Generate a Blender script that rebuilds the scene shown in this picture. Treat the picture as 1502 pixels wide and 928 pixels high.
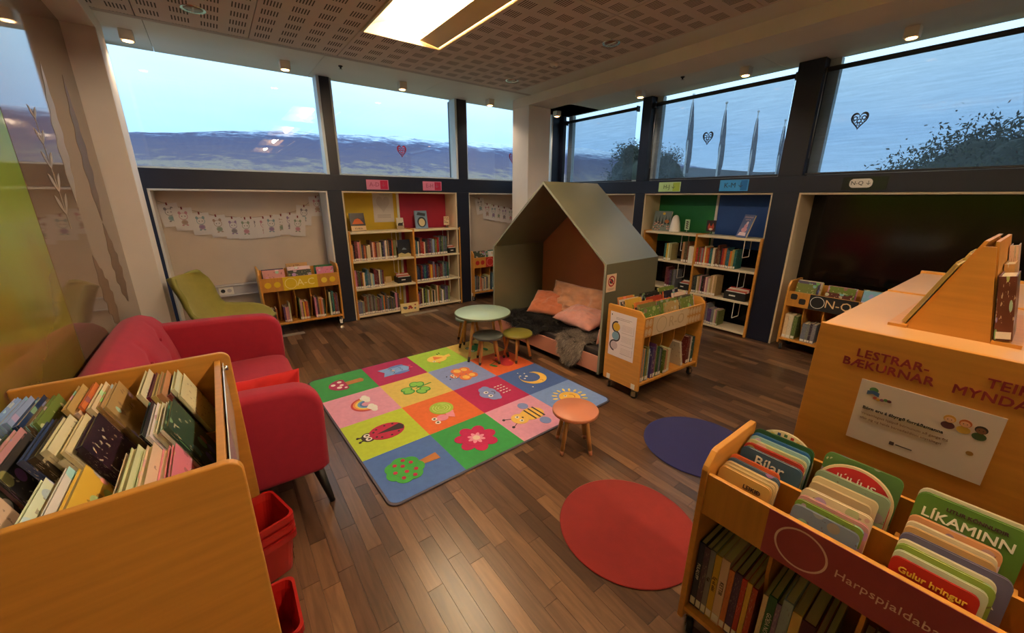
import bpy, bmesh, math, random
from mathutils import Matrix, Vector, noise
PI = math.pi
for o in list(bpy.data.objects):
    bpy.data.objects.remove(o)
SC = bpy.context.scene
COL = SC.collection

# ------------------------------------------------------------------ camera
cam_d = bpy.data.cameras.new('camera'); cam = bpy.data.objects.new('camera', cam_d); COL.objects.link(cam)
RIGHT = Vector((0.80426757, -0.59423778, 0.00592767))
DOWN = Vector((-0.16799467, -0.23691665, -0.95689513))
FWD = Vector((0.5700276, 0.76860391, -0.29037316))
m = Matrix.Identity(4)
for r in range(3):
    m[r][0] = RIGHT[r]; m[r][1] = -DOWN[r]; m[r][2] = -FWD[r]
m[2][3] = 1.6
cam.matrix_world = m
cam_d.sensor_width = 36.0
cam_d.lens = 573.675 / 1502.0 * 36.0
cam_d.clip_start = 0.02; cam_d.clip_end = 3000
SC.camera = cam
SC.view_settings.view_transform = 'Standard'
SC.view_settings.look = 'None'
SC.view_settings.exposure = 0.12
SC.view_settings.gamma = 1.0
SC.view_settings.use_curve_mapping = False

# ------------------------------------------------------------------ world: overcast evening sky
W = bpy.data.worlds.new('sky'); SC.world = W; W.use_nodes = True
nt = W.node_tree; nt.nodes.clear()
tc = nt.nodes.new('ShaderNodeTexCoord'); sx = nt.nodes.new('ShaderNodeSeparateXYZ')
rp = nt.nodes.new('ShaderNodeValToRGB'); bg = nt.nodes.new('ShaderNodeBackground'); ow = nt.nodes.new('ShaderNodeOutputWorld')
nz = nt.nodes.new('ShaderNodeTexNoise'); nz.inputs['Scale'].default_value = 3.0; nz.inputs['Detail'].default_value = 4
mp = nt.nodes.new('ShaderNodeMapping'); mp.inputs['Scale'].default_value = (1, 1, 5)
ad = nt.nodes.new('ShaderNodeMath'); ad.operation = 'MULTIPLY_ADD'; ad.inputs[1].default_value = 0.12
nt.links.new(tc.outputs['Generated'], sx.inputs[0]); nt.links.new(tc.outputs['Generated'], mp.inputs[0]); nt.links.new(mp.outputs[0], nz.inputs[0])
nt.links.new(nz.outputs[0], ad.inputs[0]); nt.links.new(sx.outputs[2], ad.inputs[2])
nt.links.new(ad.outputs[0], rp.inputs[0]); nt.links.new(rp.outputs[0], bg.inputs[0]); nt.links.new(bg.outputs[0], ow.inputs[0])
e = rp.color_ramp.elements
e[0].position = 0.05; e[0].color = (0.30, 0.47, 0.66, 1)
e[1].position = 0.55; e[1].color = (0.46, 0.64, 0.80, 1)
e2 = rp.color_ramp.elements.new(0.17); e2.color = (0.24, 0.42, 0.66, 1)
e3 = rp.color_ramp.elements.new(0.28); e3.color = (0.36, 0.55, 0.74, 1)
bg.inputs[1].default_value = 2.4
LAMP_POWER = 92.0      # emission of the ceiling trough lamps
DOWN_POWER = 14.0
DOWN_WATT = 22.0

# ------------------------------------------------------------------ helpers
def lin(r, g, b):
    f = lambda c: (c / 255 / 12.92) if c / 255 <= 0.04045 else ((c / 255 + 0.055) / 1.055) ** 2.4
    return (f(r), f(g), f(b), 1.0)
MATS = {}
def mat(name, rgb, rough=0.5, var=0.0, scale=8.0, stretch=(1, 1, 1), bump=0.0, bscale=80.0, metal=0.0, spec=0.5, coat=0.0, emit=None, estr=0.0, sheen=0.0, objvar=0.0):
    if name in MATS: return MATS[name]
    M = bpy.data.materials.new(name); M.use_nodes = True; n = M.node_tree; N = n.nodes
    b = N['Principled BSDF']; c = lin(*rgb)
    b.inputs['Base Color'].default_value = c; b.inputs['Roughness'].default_value = rough
    b.inputs['Metallic'].default_value = metal; b.inputs['Specular IOR Level'].default_value = spec
    b.inputs['Coat Weight'].default_value = coat; b.inputs['Sheen Weight'].default_value = sheen
    t = N.new('ShaderNodeTexCoord')
    if var > 0 or objvar > 0:
        mp = N.new('ShaderNodeMapping'); mp.inputs['Scale'].default_value = stretch
        nz = N.new('ShaderNodeTexNoise'); nz.inputs['Scale'].default_value = scale; nz.inputs['Detail'].default_value = 5
        n.links.new(t.outputs['Object'], mp.inputs[0]); n.links.new(mp.outputs[0], nz.inputs['Vector'])
        mr = N.new('ShaderNodeMapRange'); mr.inputs[1].default_value = 0.3; mr.inputs[2].default_value = 0.7
        mr.inputs[3].default_value = 1 - var; mr.inputs[4].default_value = 1 + var
        n.links.new(nz.outputs[0], mr.inputs[0])
        mx = N.new('ShaderNodeMix'); mx.data_type = 'RGBA'; mx.blend_type = 'MULTIPLY'; mx.inputs[0].default_value = 1
        mx.inputs[6].default_value = c
        src = mr.outputs[0]
        if objvar > 0:
            oi = N.new('ShaderNodeObjectInfo'); m2 = N.new('ShaderNodeMapRange')
            m2.inputs[3].default_value = 1 - objvar; m2.inputs[4].default_value = 1 + objvar
            n.links.new(oi.outputs['Random'], m2.inputs[0])
            ml = N.new('ShaderNodeMath'); ml.operation = 'MULTIPLY'; n.links.new(src, ml.inputs[0]); n.links.new(m2.outputs[0], ml.inputs[1]); src = ml.outputs[0]
        cb = N.new('ShaderNodeCombineColor'); 
        for i in range(3): n.links.new(src, cb.inputs[i])
        n.links.new(cb.outputs[0], mx.inputs[7]); n.links.new(mx.outputs[2], b.inputs['Base Color'])
    if bump > 0:
        nb = N.new('ShaderNodeTexNoise'); nb.inputs['Scale'].default_value = bscale; nb.inputs['Detail'].default_value = 3
        n.links.new(t.outputs['Object'], nb.inputs['Vector'])
        bp = N.new('ShaderNodeBump'); bp.inputs['Strength'].default_value = bump; bp.inputs['Distance'].default_value = 0.002
        n.links.new(nb.outputs[0], bp.inputs['Height']); n.links.new(bp.outputs[0], b.inputs['Normal'])
    if emit:
        b.inputs['Emission Color'].default_value = lin(*emit); b.inputs['Emission Strength'].default_value = estr
    MATS[name] = M
    return M
def flat(rgb, rough=0.7):
    return mat('ink_%02x%02x%02x' % rgb, rgb, rough)

class MB:
    def __init__(s): s.v = []; s.f = []; s.mi = []; s.sm = []
    def add(s, vs, fs, mi=0, sm=False):
        k = len(s.v); s.v += [tuple(v) for v in vs]
        for f in fs: s.f.append([i + k for i in f]); s.mi.append(mi); s.sm.append(sm)
        return s
    def box(s, x0, x1, y0, y1, z0, z1, mi=0, M=None):
        vs = [Vector((x, y, z)) for z in (z0, z1) for y in (y0, y1) for x in (x0, x1)]
        if M: vs = [M @ v for v in vs]
        return s.add(vs, [(0, 2, 3, 1), (4, 5, 7, 6), (0, 1, 5, 4), (2, 6, 7, 3), (0, 4, 6, 2), (1, 3, 7, 5)], mi)
    def prism(s, pts, a, b, axis='z', mi=0, M=None, sm=False):
        # pts: 2D outline (ccw); axis: direction of extrusion
        def P(p, t):
            return {'z': (p[0], p[1], t), 'y': (p[0], t, p[1]), 'x': (t, p[0], p[1])}[axis]
        n = len(pts); vs = [Vector(P(p, a)) for p in pts] + [Vector(P(p, b)) for p in pts]
        if M: vs = [M @ v for v in vs]
        ar = sum(pts[i][0] * pts[(i + 1) % n][1] - pts[(i + 1) % n][0] * pts[i][1] for i in range(n))
        fl = (ar < 0) ^ (axis == 'y') ^ (b < a)
        bot = list(range(n))[::-1]; top = list(range(n, 2 * n)); side = [(i, (i + 1) % n, n + (i + 1) % n, n + i) for i in range(n)]
        fs = [bot, top] + side
        if fl: fs = [list(f)[::-1] for f in fs]
        k = len(s.v); s.v += [tuple(v) for v in vs]
        for j, f in enumerate(fs): s.f.append([i + k for i in f]); s.mi.append(mi); s.sm.append(sm and j > 1)
        return s
    def cyl(s, p0, p1, r0, r1=None, n=12, mi=0, sm=True, caps=True):
        r1 = r0 if r1 is None else r1
        p0 = Vector(p0); p1 = Vector(p1); d = (p1 - p0).normalized()
        u = d.orthogonal().normalized(); w = d.cross(u)
        vs = [p0 + (u * math.cos(2 * PI * i / n) + w * math.sin(2 * PI * i / n)) * r0 for i in range(n)]
        vs += [p1 + (u * math.cos(2 * PI * i / n) + w * math.sin(2 * PI * i / n)) * r1 for i in range(n)]
        s.add(vs, [(i, (i + 1) % n, n + (i + 1) % n, n + i) for i in range(n)], mi, sm)
        if caps:
            k = len(s.v) - 2 * n
            s.f += [[k + i for i in range(n)][::-1], [k + n + i for i in range(n)]]; s.mi += [mi, mi]; s.sm += [False, False]
        return s
    def tube(s, pts, r, n=8, mi=0):
        pts = [Vector(p) for p in pts]; rings = []
        up = None
        for i, p in enumerate(pts):
            d = (pts[min(i + 1, len(pts) - 1)] - pts[max(i - 1, 0)]).normalized()
            u = d.orthogonal().normalized() if up is None else (up - d * up.dot(d)).normalized()
            up = u; w = d.cross(u); rr = r[i] if isinstance(r, (list, tuple)) else r
            rings.append([p + (u * math.cos(2 * PI * k / n) + w * math.sin(2 * PI * k / n)) * rr for k in range(n)])
        return s.loft(rings, mi, True, True)
    def loft(s, rings, mi=0, caps=True, sm=True):
        n = len(rings[0]); vs = [v for r in rings for v in r]; fs = []
        for j in range(len(rings) - 1):
            for i in range(n):
                a = j * n + i; b = j * n + (i + 1) % n
                fs.append((a, b, b + n, a + n))
        s.add(vs, fs, mi, sm)
        if caps:
            k = len(s.v) - len(vs); L = len(rings) - 1
            s.f += [[k + i for i in range(n)][::-1], [k + L * n + i for i in range(n)]]; s.mi += [mi, mi]; s.sm += [False, False]
        return s
    def lathe(s, prof, n=24, mi=0, c=(0, 0, 0), sm=True, caps=True):
        rings = [[Vector((c[0] + r * math.cos(2 * PI * i / n), c[1] + r * math.sin(2 * PI * i / n), c[2] + z)) for i in range(n)] for r, z in prof]
        return s.loft(rings, mi, caps, sm)
    def grid(s, fn, nu, nv, mi=0, sm=True):
        vs = [fn(i / (nu - 1), j / (nv - 1)) for j in range(nv) for i in range(nu)]
        return s.add(vs, [(j * nu + i, j * nu + i + 1, (j + 1) * nu + i + 1, (j + 1) * nu + i) for j in range(nv - 1) for i in range(nu - 1)], mi, sm)
    def mesh(s, name, mats):
        me = bpy.data.meshes.new(name); me.from_pydata(s.v, [], s.f)
        for mm in (mats if isinstance(mats, (list, tuple)) else [mats]): me.materials.append(mm)
        me.polygons.foreach_set('material_index', s.mi); me.polygons.foreach_set('use_smooth', s.sm); me.update()
        return me
    def build(s, name, mats, parent=None, M=None, bevel=0, seg=2):
        o = bpy.data.objects.new(name, s.mesh(name, mats)); COL.objects.link(o)
        if M is not None: o.matrix_world = M
        if parent is not None: o.parent = parent
        if bevel:
            md = o.modifiers.new('bevel', 'BEVEL'); md.width = bevel; md.segments = seg; md.limit_method = 'ANGLE'; md.angle_limit = 0.7
        return o
LABELS = {}
def tag(o, label, cat, group=None, kind=None):
    o['label'] = label; o['category'] = cat
    if group: o['group'] = group
    if kind: o['kind'] = kind
    LABELS.setdefault(label, []).append(o.name)
    return o
def struct(o): o['kind'] = 'structure'; return o
def empty(name, M=None):
    o = bpy.data.objects.new(name, None); o.empty_display_size = 0.05; COL.objects.link(o)
    if M is not None: o.matrix_world = M
    return o
def T(x, y, z): return Matrix.Translation((x, y, z))
def RX(a): return Matrix.Rotation(a, 4, 'X')
def RY(a): return Matrix.Rotation(a, 4, 'Y')
def RZ(a): return Matrix.Rotation(a, 4, 'Z')
def SCL(x, y, z): return Matrix.Diagonal((x, y, z, 1))
def rrect(x0, x1, y0, y1, r, n=5, corners=(1, 1, 1, 1)):
    out = []
    for k, (cx, cy, a) in enumerate(((x1 - r, y1 - r, 0), (x0 + r, y1 - r, PI / 2), (x0 + r, y0 + r, PI), (x1 - r, y0 + r, 1.5 * PI))):
        if corners[k]:
            for i in range(n + 1):
                t = a + PI / 2 * i / n; out.append((cx + r * math.cos(t), cy + r * math.sin(t)))
        else:
            out.append(((x1, y1), (x0, y1), (x0, y0), (x1, y0))[k])
    return out
def ell(cx, cy, rx, ry, n=24, rot=0):
    c, q = math.cos(rot), math.sin(rot)
    return [(cx + rx * math.cos(t) * c - ry * math.sin(t) * q, cy + rx * math.cos(t) * q + ry * math.sin(t) * c) for t in [2 * PI * i / n for i in range(n)]]
FACE = RX(PI / 2)      # lays a drawing of the xy plane on a wall that faces -y
def text(s, size, mt, parent, M, name='lettering', align='CENTER', ext=0.0004, sx=1.0, bold=0.0, sp=1.0):
    c = bpy.data.curves.new('t', 'FONT'); c.body = s; c.size = size; c.extrude = ext; c.align_x = align; c.align_y = 'CENTER'; c.resolution_u = 2
    c.offset = 0.0; c.space_character = sp
    t = bpy.data.objects.new('t', c); COL.objects.link(t)
    bpy.context.view_layer.update()
    me = bpy.data.meshes.new_from_object(t.evaluated_get(bpy.context.evaluated_depsgraph_get()))
    bpy.data.objects.remove(t); bpy.data.curves.remove(c)
    if bold:      # heavier weight: the outline repeated a hair to each side
        q = MB(); V = [v.co.copy() for v in me.vertices]; Fs = [list(p.vertices) for p in me.polygons]
        for k, (dx, dy) in enumerate(((-bold, -bold), (-bold, bold), (bold, -bold), (bold, bold), (0, 0))): q.add([(v.x + dx, v.y + dy, v.z + .00015 * k) for v in V], Fs)
        me = q.mesh('lettering', mt)
    me.materials.clear(); me.materials.append(mt)
    if sx != 1.0:
        for v in me.vertices: v.co.x *= sx
    o = bpy.data.objects.new(name, me); COL.objects.link(o); o.parent = parent; o.matrix_local = M
    return o

# ------------------------------------------------------------------ materials
birch = mat('birch_plywood', (198, 136, 56), 0.42, 0.10, 3.0, (1, 1, 14), 0.08, 120)
birchx = mat('birch_veneer', (197, 135, 55), 0.40, 0.10, 3.0, (14, 1, 1), 0.08, 120)
cream_board = mat('cream_laminate', (222, 205, 172), 0.45, 0.04, 4)
white_lam = mat('white_laminate', (222, 216, 204), 0.5, 0.03, 5)
plaster = mat('white_plaster', (226, 216, 206), 0.75, 0.04, 3, bump=0.05, bscale=60)
black_frame = mat('black_painted_frame', (15, 21, 40), 0.45, 0.12, 5)
jambm = mat('pale_window_reveal', (196, 206, 212), 0.5, 0.03, 5)
beige_panel = mat('beige_wall_panel', (206, 188, 170), 0.7, 0.05, 3, bump=0.05, bscale=90)
steel = mat('brushed_steel', (190, 188, 182), 0.3, 0.05, 30, metal=1.0)
chrome = mat('chrome', (215, 212, 205), 0.14, 0.03, 30, metal=1.0)
rubber = mat('black_rubber', (24, 23, 22), 0.55, 0.1, 30)
paper = mat('white_paper', (232, 226, 216), 0.8, 0.03, 12)
pages = mat('page_edges', (222, 205, 170), 0.85, 0.10, 6, (60, 1, 1))
labelw = mat('spine_label', (232, 226, 214), 0.6, 0.04, 30)
aluminium = mat('grille_aluminium', (176, 168, 156), 0.45, 0.08, 20, metal=0.6)
ink = flat((38, 34, 34)); inkred = flat((134, 30, 40)); inkwhite = flat((238, 230, 220))

def cover_mat(name, art):
    M = bpy.data.materials.new(name); M.use_nodes = True; n = M.node_tree; N = n.nodes; b = N['Principled BSDF']
    b.inputs['Roughness'].default_value = 0.35
    oi = N.new('ShaderNodeObjectInfo'); t = N.new('ShaderNodeTexCoord')
    mp = N.new('ShaderNodeMapping'); mp.inputs['Scale'].default_value = (1, 1, 1)
    off = N.new('ShaderNodeVectorMath'); off.operation = 'ADD'
    rv = N.new('ShaderNodeCombineXYZ'); mm = N.new('ShaderNodeMath'); mm.operation = 'MULTIPLY'; mm.inputs[1].default_value = 37.0
    n.links.new(oi.outputs['Random'], mm.inputs[0])
    for i in range(3): n.links.new(mm.outputs[0], rv.inputs[i])
    n.links.new(t.outputs['Generated'], off.inputs[0]); n.links.new(rv.outputs[0], off.inputs[1])
    # spine / title marks
    nz = N.new('ShaderNodeTexNoise'); nz.inputs['Scale'].default_value = 9.0 if art else 14.0; nz.inputs['Detail'].default_value = 2
    n.links.new(off.outputs[0], nz.inputs['Vector'])
    gt = N.new('ShaderNodeMath'); gt.operation = 'GREATER_THAN'; gt.inputs[1].default_value = 0.64
    n.links.new(nz.outputs[0], gt.inputs[0])
    sp = N.new('ShaderNodeSeparateXYZ'); n.links.new(t.outputs['Generated'], sp.inputs[0])
    lo = N.new('ShaderNodeMath'); lo.operation = 'GREATER_THAN'; lo.inputs[1].default_value = 0.28; n.links.new(sp.outputs[2], lo.inputs[0])
    hi = N.new('ShaderNodeMath'); hi.operation = 'LESS_THAN'; hi.inputs[1].default_value = 0.93; n.links.new(sp.outputs[2], hi.inputs[0])
    m1 = N.new('ShaderNodeMath'); m1.operation = 'MULTIPLY'; n.links.new(lo.outputs[0], m1.inputs[0]); n.links.new(hi.outputs[0], m1.inputs[1])
    m2 = N.new('ShaderNodeMath'); m2.operation = 'MULTIPLY'; n.links.new(m1.outputs[0], m2.inputs[0]); n.links.new(gt.outputs[0], m2.inputs[1])
    m3 = N.new('ShaderNodeMath'); m3.operation = 'MULTIPLY'; m3.inputs[1].default_value = 0.6; n.links.new(m2.outputs[0], m3.inputs[0])
    mx = N.new('ShaderNodeMix'); mx.data_type = 'RGBA'; n.links.new(m3.outputs[0], mx.inputs[0]); n.links.new(oi.outputs['Color'], mx.inputs[6])
    # mark colour: pale on dark covers, dark on pale covers
    bw = N.new('ShaderNodeRGBToBW'); n.links.new(oi.outputs['Color'], bw.inputs[0])
    cr = N.new('ShaderNodeValToRGB'); cr.color_ramp.interpolation = 'CONSTANT'
    cr.color_ramp.elements[0].color = lin(228, 214, 180); cr.color_ramp.elements[1].position = 0.22; cr.color_ramp.elements[1].color = lin(96, 52, 48)
    n.links.new(bw.outputs[0], cr.inputs[0]); n.links.new(cr.outputs[0], mx.inputs[7])
    last = mx.outputs[2]
    if art:
        vo = N.new('ShaderNodeTexVoronoi'); vo.inputs['Scale'].default_value = 3.2; n.links.new(off.outputs[0], vo.inputs['Vector'])
        lt = N.new('ShaderNodeMath'); lt.operation = 'LESS_THAN'; lt.inputs[1].default_value = 0.30; n.links.new(vo.outputs['Distance'], lt.inputs[0])
        hs = N.new('ShaderNodeHueSaturation'); hs.inputs['Saturation'].default_value = 0.8; hs.inputs['Value'].default_value = 0.9
        n.links.new(vo.outputs['Color'], hs.inputs['Color'])
        mul = N.new('ShaderNodeMath'); mul.operation = 'MULTIPLY'; mul.inputs[1].default_value = 0.6; n.links.new(lt.outputs[0], mul.inputs[0])
        m4 = N.new('ShaderNodeMix'); m4.data_type = 'RGBA'; n.links.new(mul.outputs[0], m4.inputs[0]); n.links.new(last, m4.inputs[6]); n.links.new(hs.outputs[0], m4.inputs[7]); last = m4.outputs[2]
    n.links.new(last, b.inputs['Base Color'])
    return M
cover = cover_mat('book_cover', False)
cover_art = cover_mat('picture_book_cover', True)
plain_cover = bpy.data.materials.new('plain_cover'); plain_cover.use_nodes = True
_o = plain_cover.node_tree.nodes.new('ShaderNodeObjectInfo')
plain_cover.node_tree.links.new(_o.outputs['Color'], plain_cover.node_tree.nodes['Principled BSDF'].inputs['Base Color'])
plain_cover.node_tree.nodes['Principled BSDF'].inputs['Roughness'].default_value = 0.35

# the unit book: thickness x (0..1), depth y (spine at 0), height z
def book_parts():
    c = MB(); c.box(0, .09, .02, 1, 0, 1); c.box(.91, 1, .02, 1, 0, 1); c.box(0, 1, 0, .03, 0, 1)
    p = MB(); p.box(.1, .9, .035, .975, .012, .975)
    l = MB(); l.box(.08, .92, -.006, 0, .03, .14)
    return c, p, l
_c, _p, _l = book_parts()
ME_COVER = _c.mesh('cover', cover); ME_ART = _c.mesh('cover_art', cover_art); ME_PLAIN = _c.mesh('cover_plain', plain_cover)
ME_PAGES = _p.mesh('page_block', pages); ME_LABEL = _l.mesh('spine_label', labelw)
_b = MB()
for k, q in enumerate((_c, _p, _l)): _b.add(q.v, q.f, k)
ME_BOOK = _b.mesh('book', [cover, pages, labelw])
# board book: rounded corners on the fore edge
_bb = MB(); _bb.prism(rrect(0, 1, 0, 1, .1, 4), 0, .18, 'x'); _bb.prism(rrect(0, 1, 0, 1, .1, 4), .82, 1, 'x')
_bp = MB(); _bp.prism(rrect(.01, .985, .01, .985, .1, 4), .2, .8, 'x')
ME_BOARD = _bb.mesh('board_cover', cover_art); ME_BOARDP = _bb.mesh('board_cover_plain', plain_cover); ME_BPAGES = _bp.mesh('board_pages', pages)

PAL = [('dark blue', (38, 48, 82)), ('red', (168, 40, 34)), ('cream', (216, 200, 166)), ('black', (28, 27, 30)), ('grey blue', (98, 112, 128)), ('orange', (204, 104, 44)),
       ('maroon', (98, 34, 44)), ('white', (222, 216, 206)), ('teal', (44, 104, 108)), ('yellow', (214, 176, 58)), ('brown', (104, 72, 48)), ('olive green', (106, 116, 56)),
       ('grey', (122, 120, 118)), ('pink', (204, 136, 142)), ('dark green', (38, 76, 52)), ('violet', (88, 62, 108)), ('charcoal', (56, 56, 62)), ('light blue', (134, 172, 198)), ('tan', (182, 146, 100))]
ORD = 'first second third fourth fifth sixth seventh eighth ninth tenth eleventh twelfth thirteenth fourteenth fifteenth sixteenth seventeenth eighteenth nineteenth twentieth'.split()
def ordw(i):
    if i < 20: return ORD[i]
    t = ['twenty', 'thirty', 'forty'][(i + 1) // 10 - 2]; u = (i + 1) % 10
    return (t + '-' + ORD[u - 1]) if u else {'twenty': 'twentieth', 'thirty': 'thirtieth', 'forty': 'fortieth'}[t]
def rgba(c): return lin(*c)
def put_book(M, rgb, label, group, parts=False, art=False, kind='book', board=False, plain=False, spine_label=True):
    """M maps the unit book to the world."""
    if not parts:
        o = bpy.data.objects.new(kind, ME_BOOK); COL.objects.link(o); o.matrix_world = M; o.color = rgba(rgb)
        return tag(o, label, 'book', group)
    root = empty(kind, M); tag(root, label, 'book', group)
    cm = (ME_BOARDP if plain else ME_BOARD) if board else (ME_PLAIN if plain else (ME_ART if art else ME_COVER))
    lst = [('cover', cm), ('page_block', ME_BPAGES if board else ME_PAGES)]
    if spine_label and not board: lst.append(('spine_label', ME_LABEL))
    for nm, me in lst:
        o = bpy.data.objects.new(nm, me); COL.objects.link(o); o.parent = root; o.color = rgba(rgb)
    return root
def pick(rnd, prefer=None):
    if prefer and rnd.random() < (0.9 if len(prefer) > 4 else 0.65):
        nm = rnd.choice(prefer)
        for p in PAL:
            if p[0] == nm: return p
    return rnd.choice(PAL)
def jit(rnd, c, a=14): return tuple(max(8, min(245, v + rnd.randint(-a, a))) for v in c)
def shelf_books(M, length, seed, where, group, h=(.20, .29), t=(.014, .034), d=.17, zlim=.34, parts=False, prefer=None, count=99, lean_last=True):
    """Row of upright books along local x from 0; spine towards local -y; M is the shelf's local frame."""
    rnd = random.Random(seed); x = 0; i = 0; out = []
    hh = rnd.uniform(*h)
    while i < count:
        th = rnd.uniform(*t)
        if rnd.random() < 0.35: hh = rnd.uniform(*h)
        bh = min(hh * rnd.uniform(.96, 1.03), zlim); bd = d * rnd.uniform(.9, 1.05)
        if x + th > length: break
        nm, c = pick(rnd, prefer)
        lab = '%s book, %s from left, %s' % (nm, ordw(i), where)
        out.append(put_book(M @ T(x, rnd.uniform(0, .012), 0.0005) @ SCL(th, bd, bh), jit(rnd, c), lab, group, parts))
        x += th + .0012; i += 1
    return out, x
# ================================================================== STRUCTURE
YA, XB, GX, ZC = 5.30, 4.93, -0.655, 2.90
YBK, XBK = 5.62, 5.27     # backs of the niches
Y0 = -5.2                 # wall behind the camera
# floor: slab + parquet staves running along y
floor_mat = mat('parquet_joint', (48, 34, 24), 0.6, 0.1, 20)
fl = struct(MB().box(GX - .3, XBK + .3, Y0 - .2, YBK + .3, -.12, -.006).build('floor', floor_mat))
def oak_mat():
    M = bpy.data.materials.new('smoked_oak'); M.use_nodes = True; n = M.node_tree; N = n.nodes; b = N['Principled BSDF']
    at = N.new('ShaderNodeAttribute'); at.attribute_name = 'tone'; oi = N.new('ShaderNodeObjectInfo')
    t = N.new('ShaderNodeTexCoord'); geo = N.new('ShaderNodeNewGeometry')
    ad = N.new('ShaderNodeMath'); ad.operation = 'ADD'; n.links.new(at.outputs['Fac'], ad.inputs[0]); n.links.new(oi.outputs['Random'], ad.inputs[1])
    fr = N.new('ShaderNodeMath'); fr.operation = 'FRACT'; n.links.new(ad.outputs[0], fr.inputs[0])
    cr = N.new('ShaderNodeValToRGB'); E = cr.color_ramp.elements
    E[0].color = lin(68, 48, 35); E[1].color = lin(130, 96, 68)
    a = E.new(.35); a.color = lin(88, 63, 46); a = E.new(.75); a.color = lin(100, 73, 53)
    n.links.new(fr.outputs[0], cr.inputs[0])
    mul = N.new('ShaderNodeMath'); mul.operation = 'MULTIPLY'; mul.inputs[1].default_value = 53.0; n.links.new(fr.outputs[0], mul.inputs[0])
    cx = N.new('ShaderNodeCombineXYZ'); n.links.new(mul.outputs[0], cx.inputs[0]); n.links.new(mul.outputs[0], cx.inputs[2])
    va = N.new('ShaderNodeVectorMath'); va.operation = 'ADD'; n.links.new(geo.outputs['Position'], va.inputs[0]); n.links.new(cx.outputs[0], va.inputs[1])
    mp = N.new('ShaderNodeMapping'); mp.inputs['Scale'].default_value = (26, 2.2, 1); n.links.new(va.outputs[0], mp.inputs[0])
    wv = N.new('ShaderNodeTexNoise'); wv.inputs['Scale'].default_value = 1.0; wv.inputs['Detail'].default_value = 6; wv.inputs['Distortion'].default_value = 1.6
    n.links.new(mp.outputs[0], wv.inputs['Vector'])
    mr = N.new('ShaderNodeMapRange'); mr.inputs[1].default_value = .3; mr.inputs[2].default_value = .7; mr.inputs[3].default_value = .68; mr.inputs[4].default_value = 1.22
    n.links.new(wv.outputs[0], mr.inputs[0])
    mx = N.new('ShaderNodeMix'); mx.data_type = 'RGBA'; mx.blend_type = 'MULTIPLY'; mx.inputs[0].default_value = 1
    cb = N.new('ShaderNodeCombineColor')
    for i in range(3): n.links.new(mr.outputs[0], cb.inputs[i])
    n.links.new(cr.outputs[0], mx.inputs[6]); n.links.new(cb.outputs[0], mx.inputs[7]); n.links.new(mx.outputs[2], b.inputs['Base Color'])
    b.inputs['Roughness'].default_value = 0.28; b.inputs['Specular IOR Level'].default_value = 0.45
    bp = N.new('ShaderNodeBump'); bp.inputs['Strength'].default_value = .12; bp.inputs['Distance'].default_value = .001; n.links.new(wv.outputs[0], bp.inputs['Height']); n.links.new(bp.outputs[0], b.inputs['Normal'])
    return M
oak = oak_mat()
rnd = random.Random(4)
PW = 0.071
staves = []
x = GX - .02
while x < XBK:
    y = Y0 + rnd.uniform(-.5, 0)
    while y < YBK:
        L = rnd.choice((.28, .36, .44, .52, .6, .7)); staves.append((x, y, min(y + L, YBK + .02))); y += L
    x += PW
def in_view(px, py):
    d = Vector((px, py, -1.6)); z = d.dot(FWD)
    if z < .3: return 0
    u = d.dot(RIGHT) / z * 573.7; v = d.dot(DOWN) / z * 573.7
    if abs(u) > 740 or abs(v) > 462: return 0
    if u < -330 and v > -10: return 0          # hidden by sofa and cart
    if px > 1.2 and py < .5: return 0            # hidden by cart and cabinet
    if .5 < px < 2.35 and 1.85 < py < 3.6: return 0   # under the rug
    if px > 2.6 and 2.1 < py < 3.7: return 0
    return 1 / z
vis = sorted(staves, key=lambda s: -in_view(s[0] + PW / 2, (s[1] + s[2]) / 2))
near = set(vis[:300])
PLK = {}
rest = MB(); tone = []
for (sx_, a, b_) in staves:
    if (sx_, a, b_) in near:
        L = round(b_ - a, 3)
        if L not in PLK:
            q = MB().box(0, PW - .0012, 0, L - .0015, -.006, 0); PLK[L] = q.mesh('plank', oak)
            att = PLK[L].attributes.new('tone', 'FLOAT', 'FACE')
        o = bpy.data.objects.new('plank', PLK[L]); COL.objects.link(o); o.parent = fl; o.location = (sx_, a, 0)
    else:
        k = len(rest.f); rest.box(sx_, sx_ + PW - .0012, a, b_ - .0015, -.006, 0); tone += [rnd.random()] * (len(rest.f) - k)
ro = rest.build('parquet_strips', oak, fl); ro['kind'] = 'stuff'
ro.data.attributes.new('tone', 'FLOAT', 'FACE').data.foreach_set('value', tone)

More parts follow.
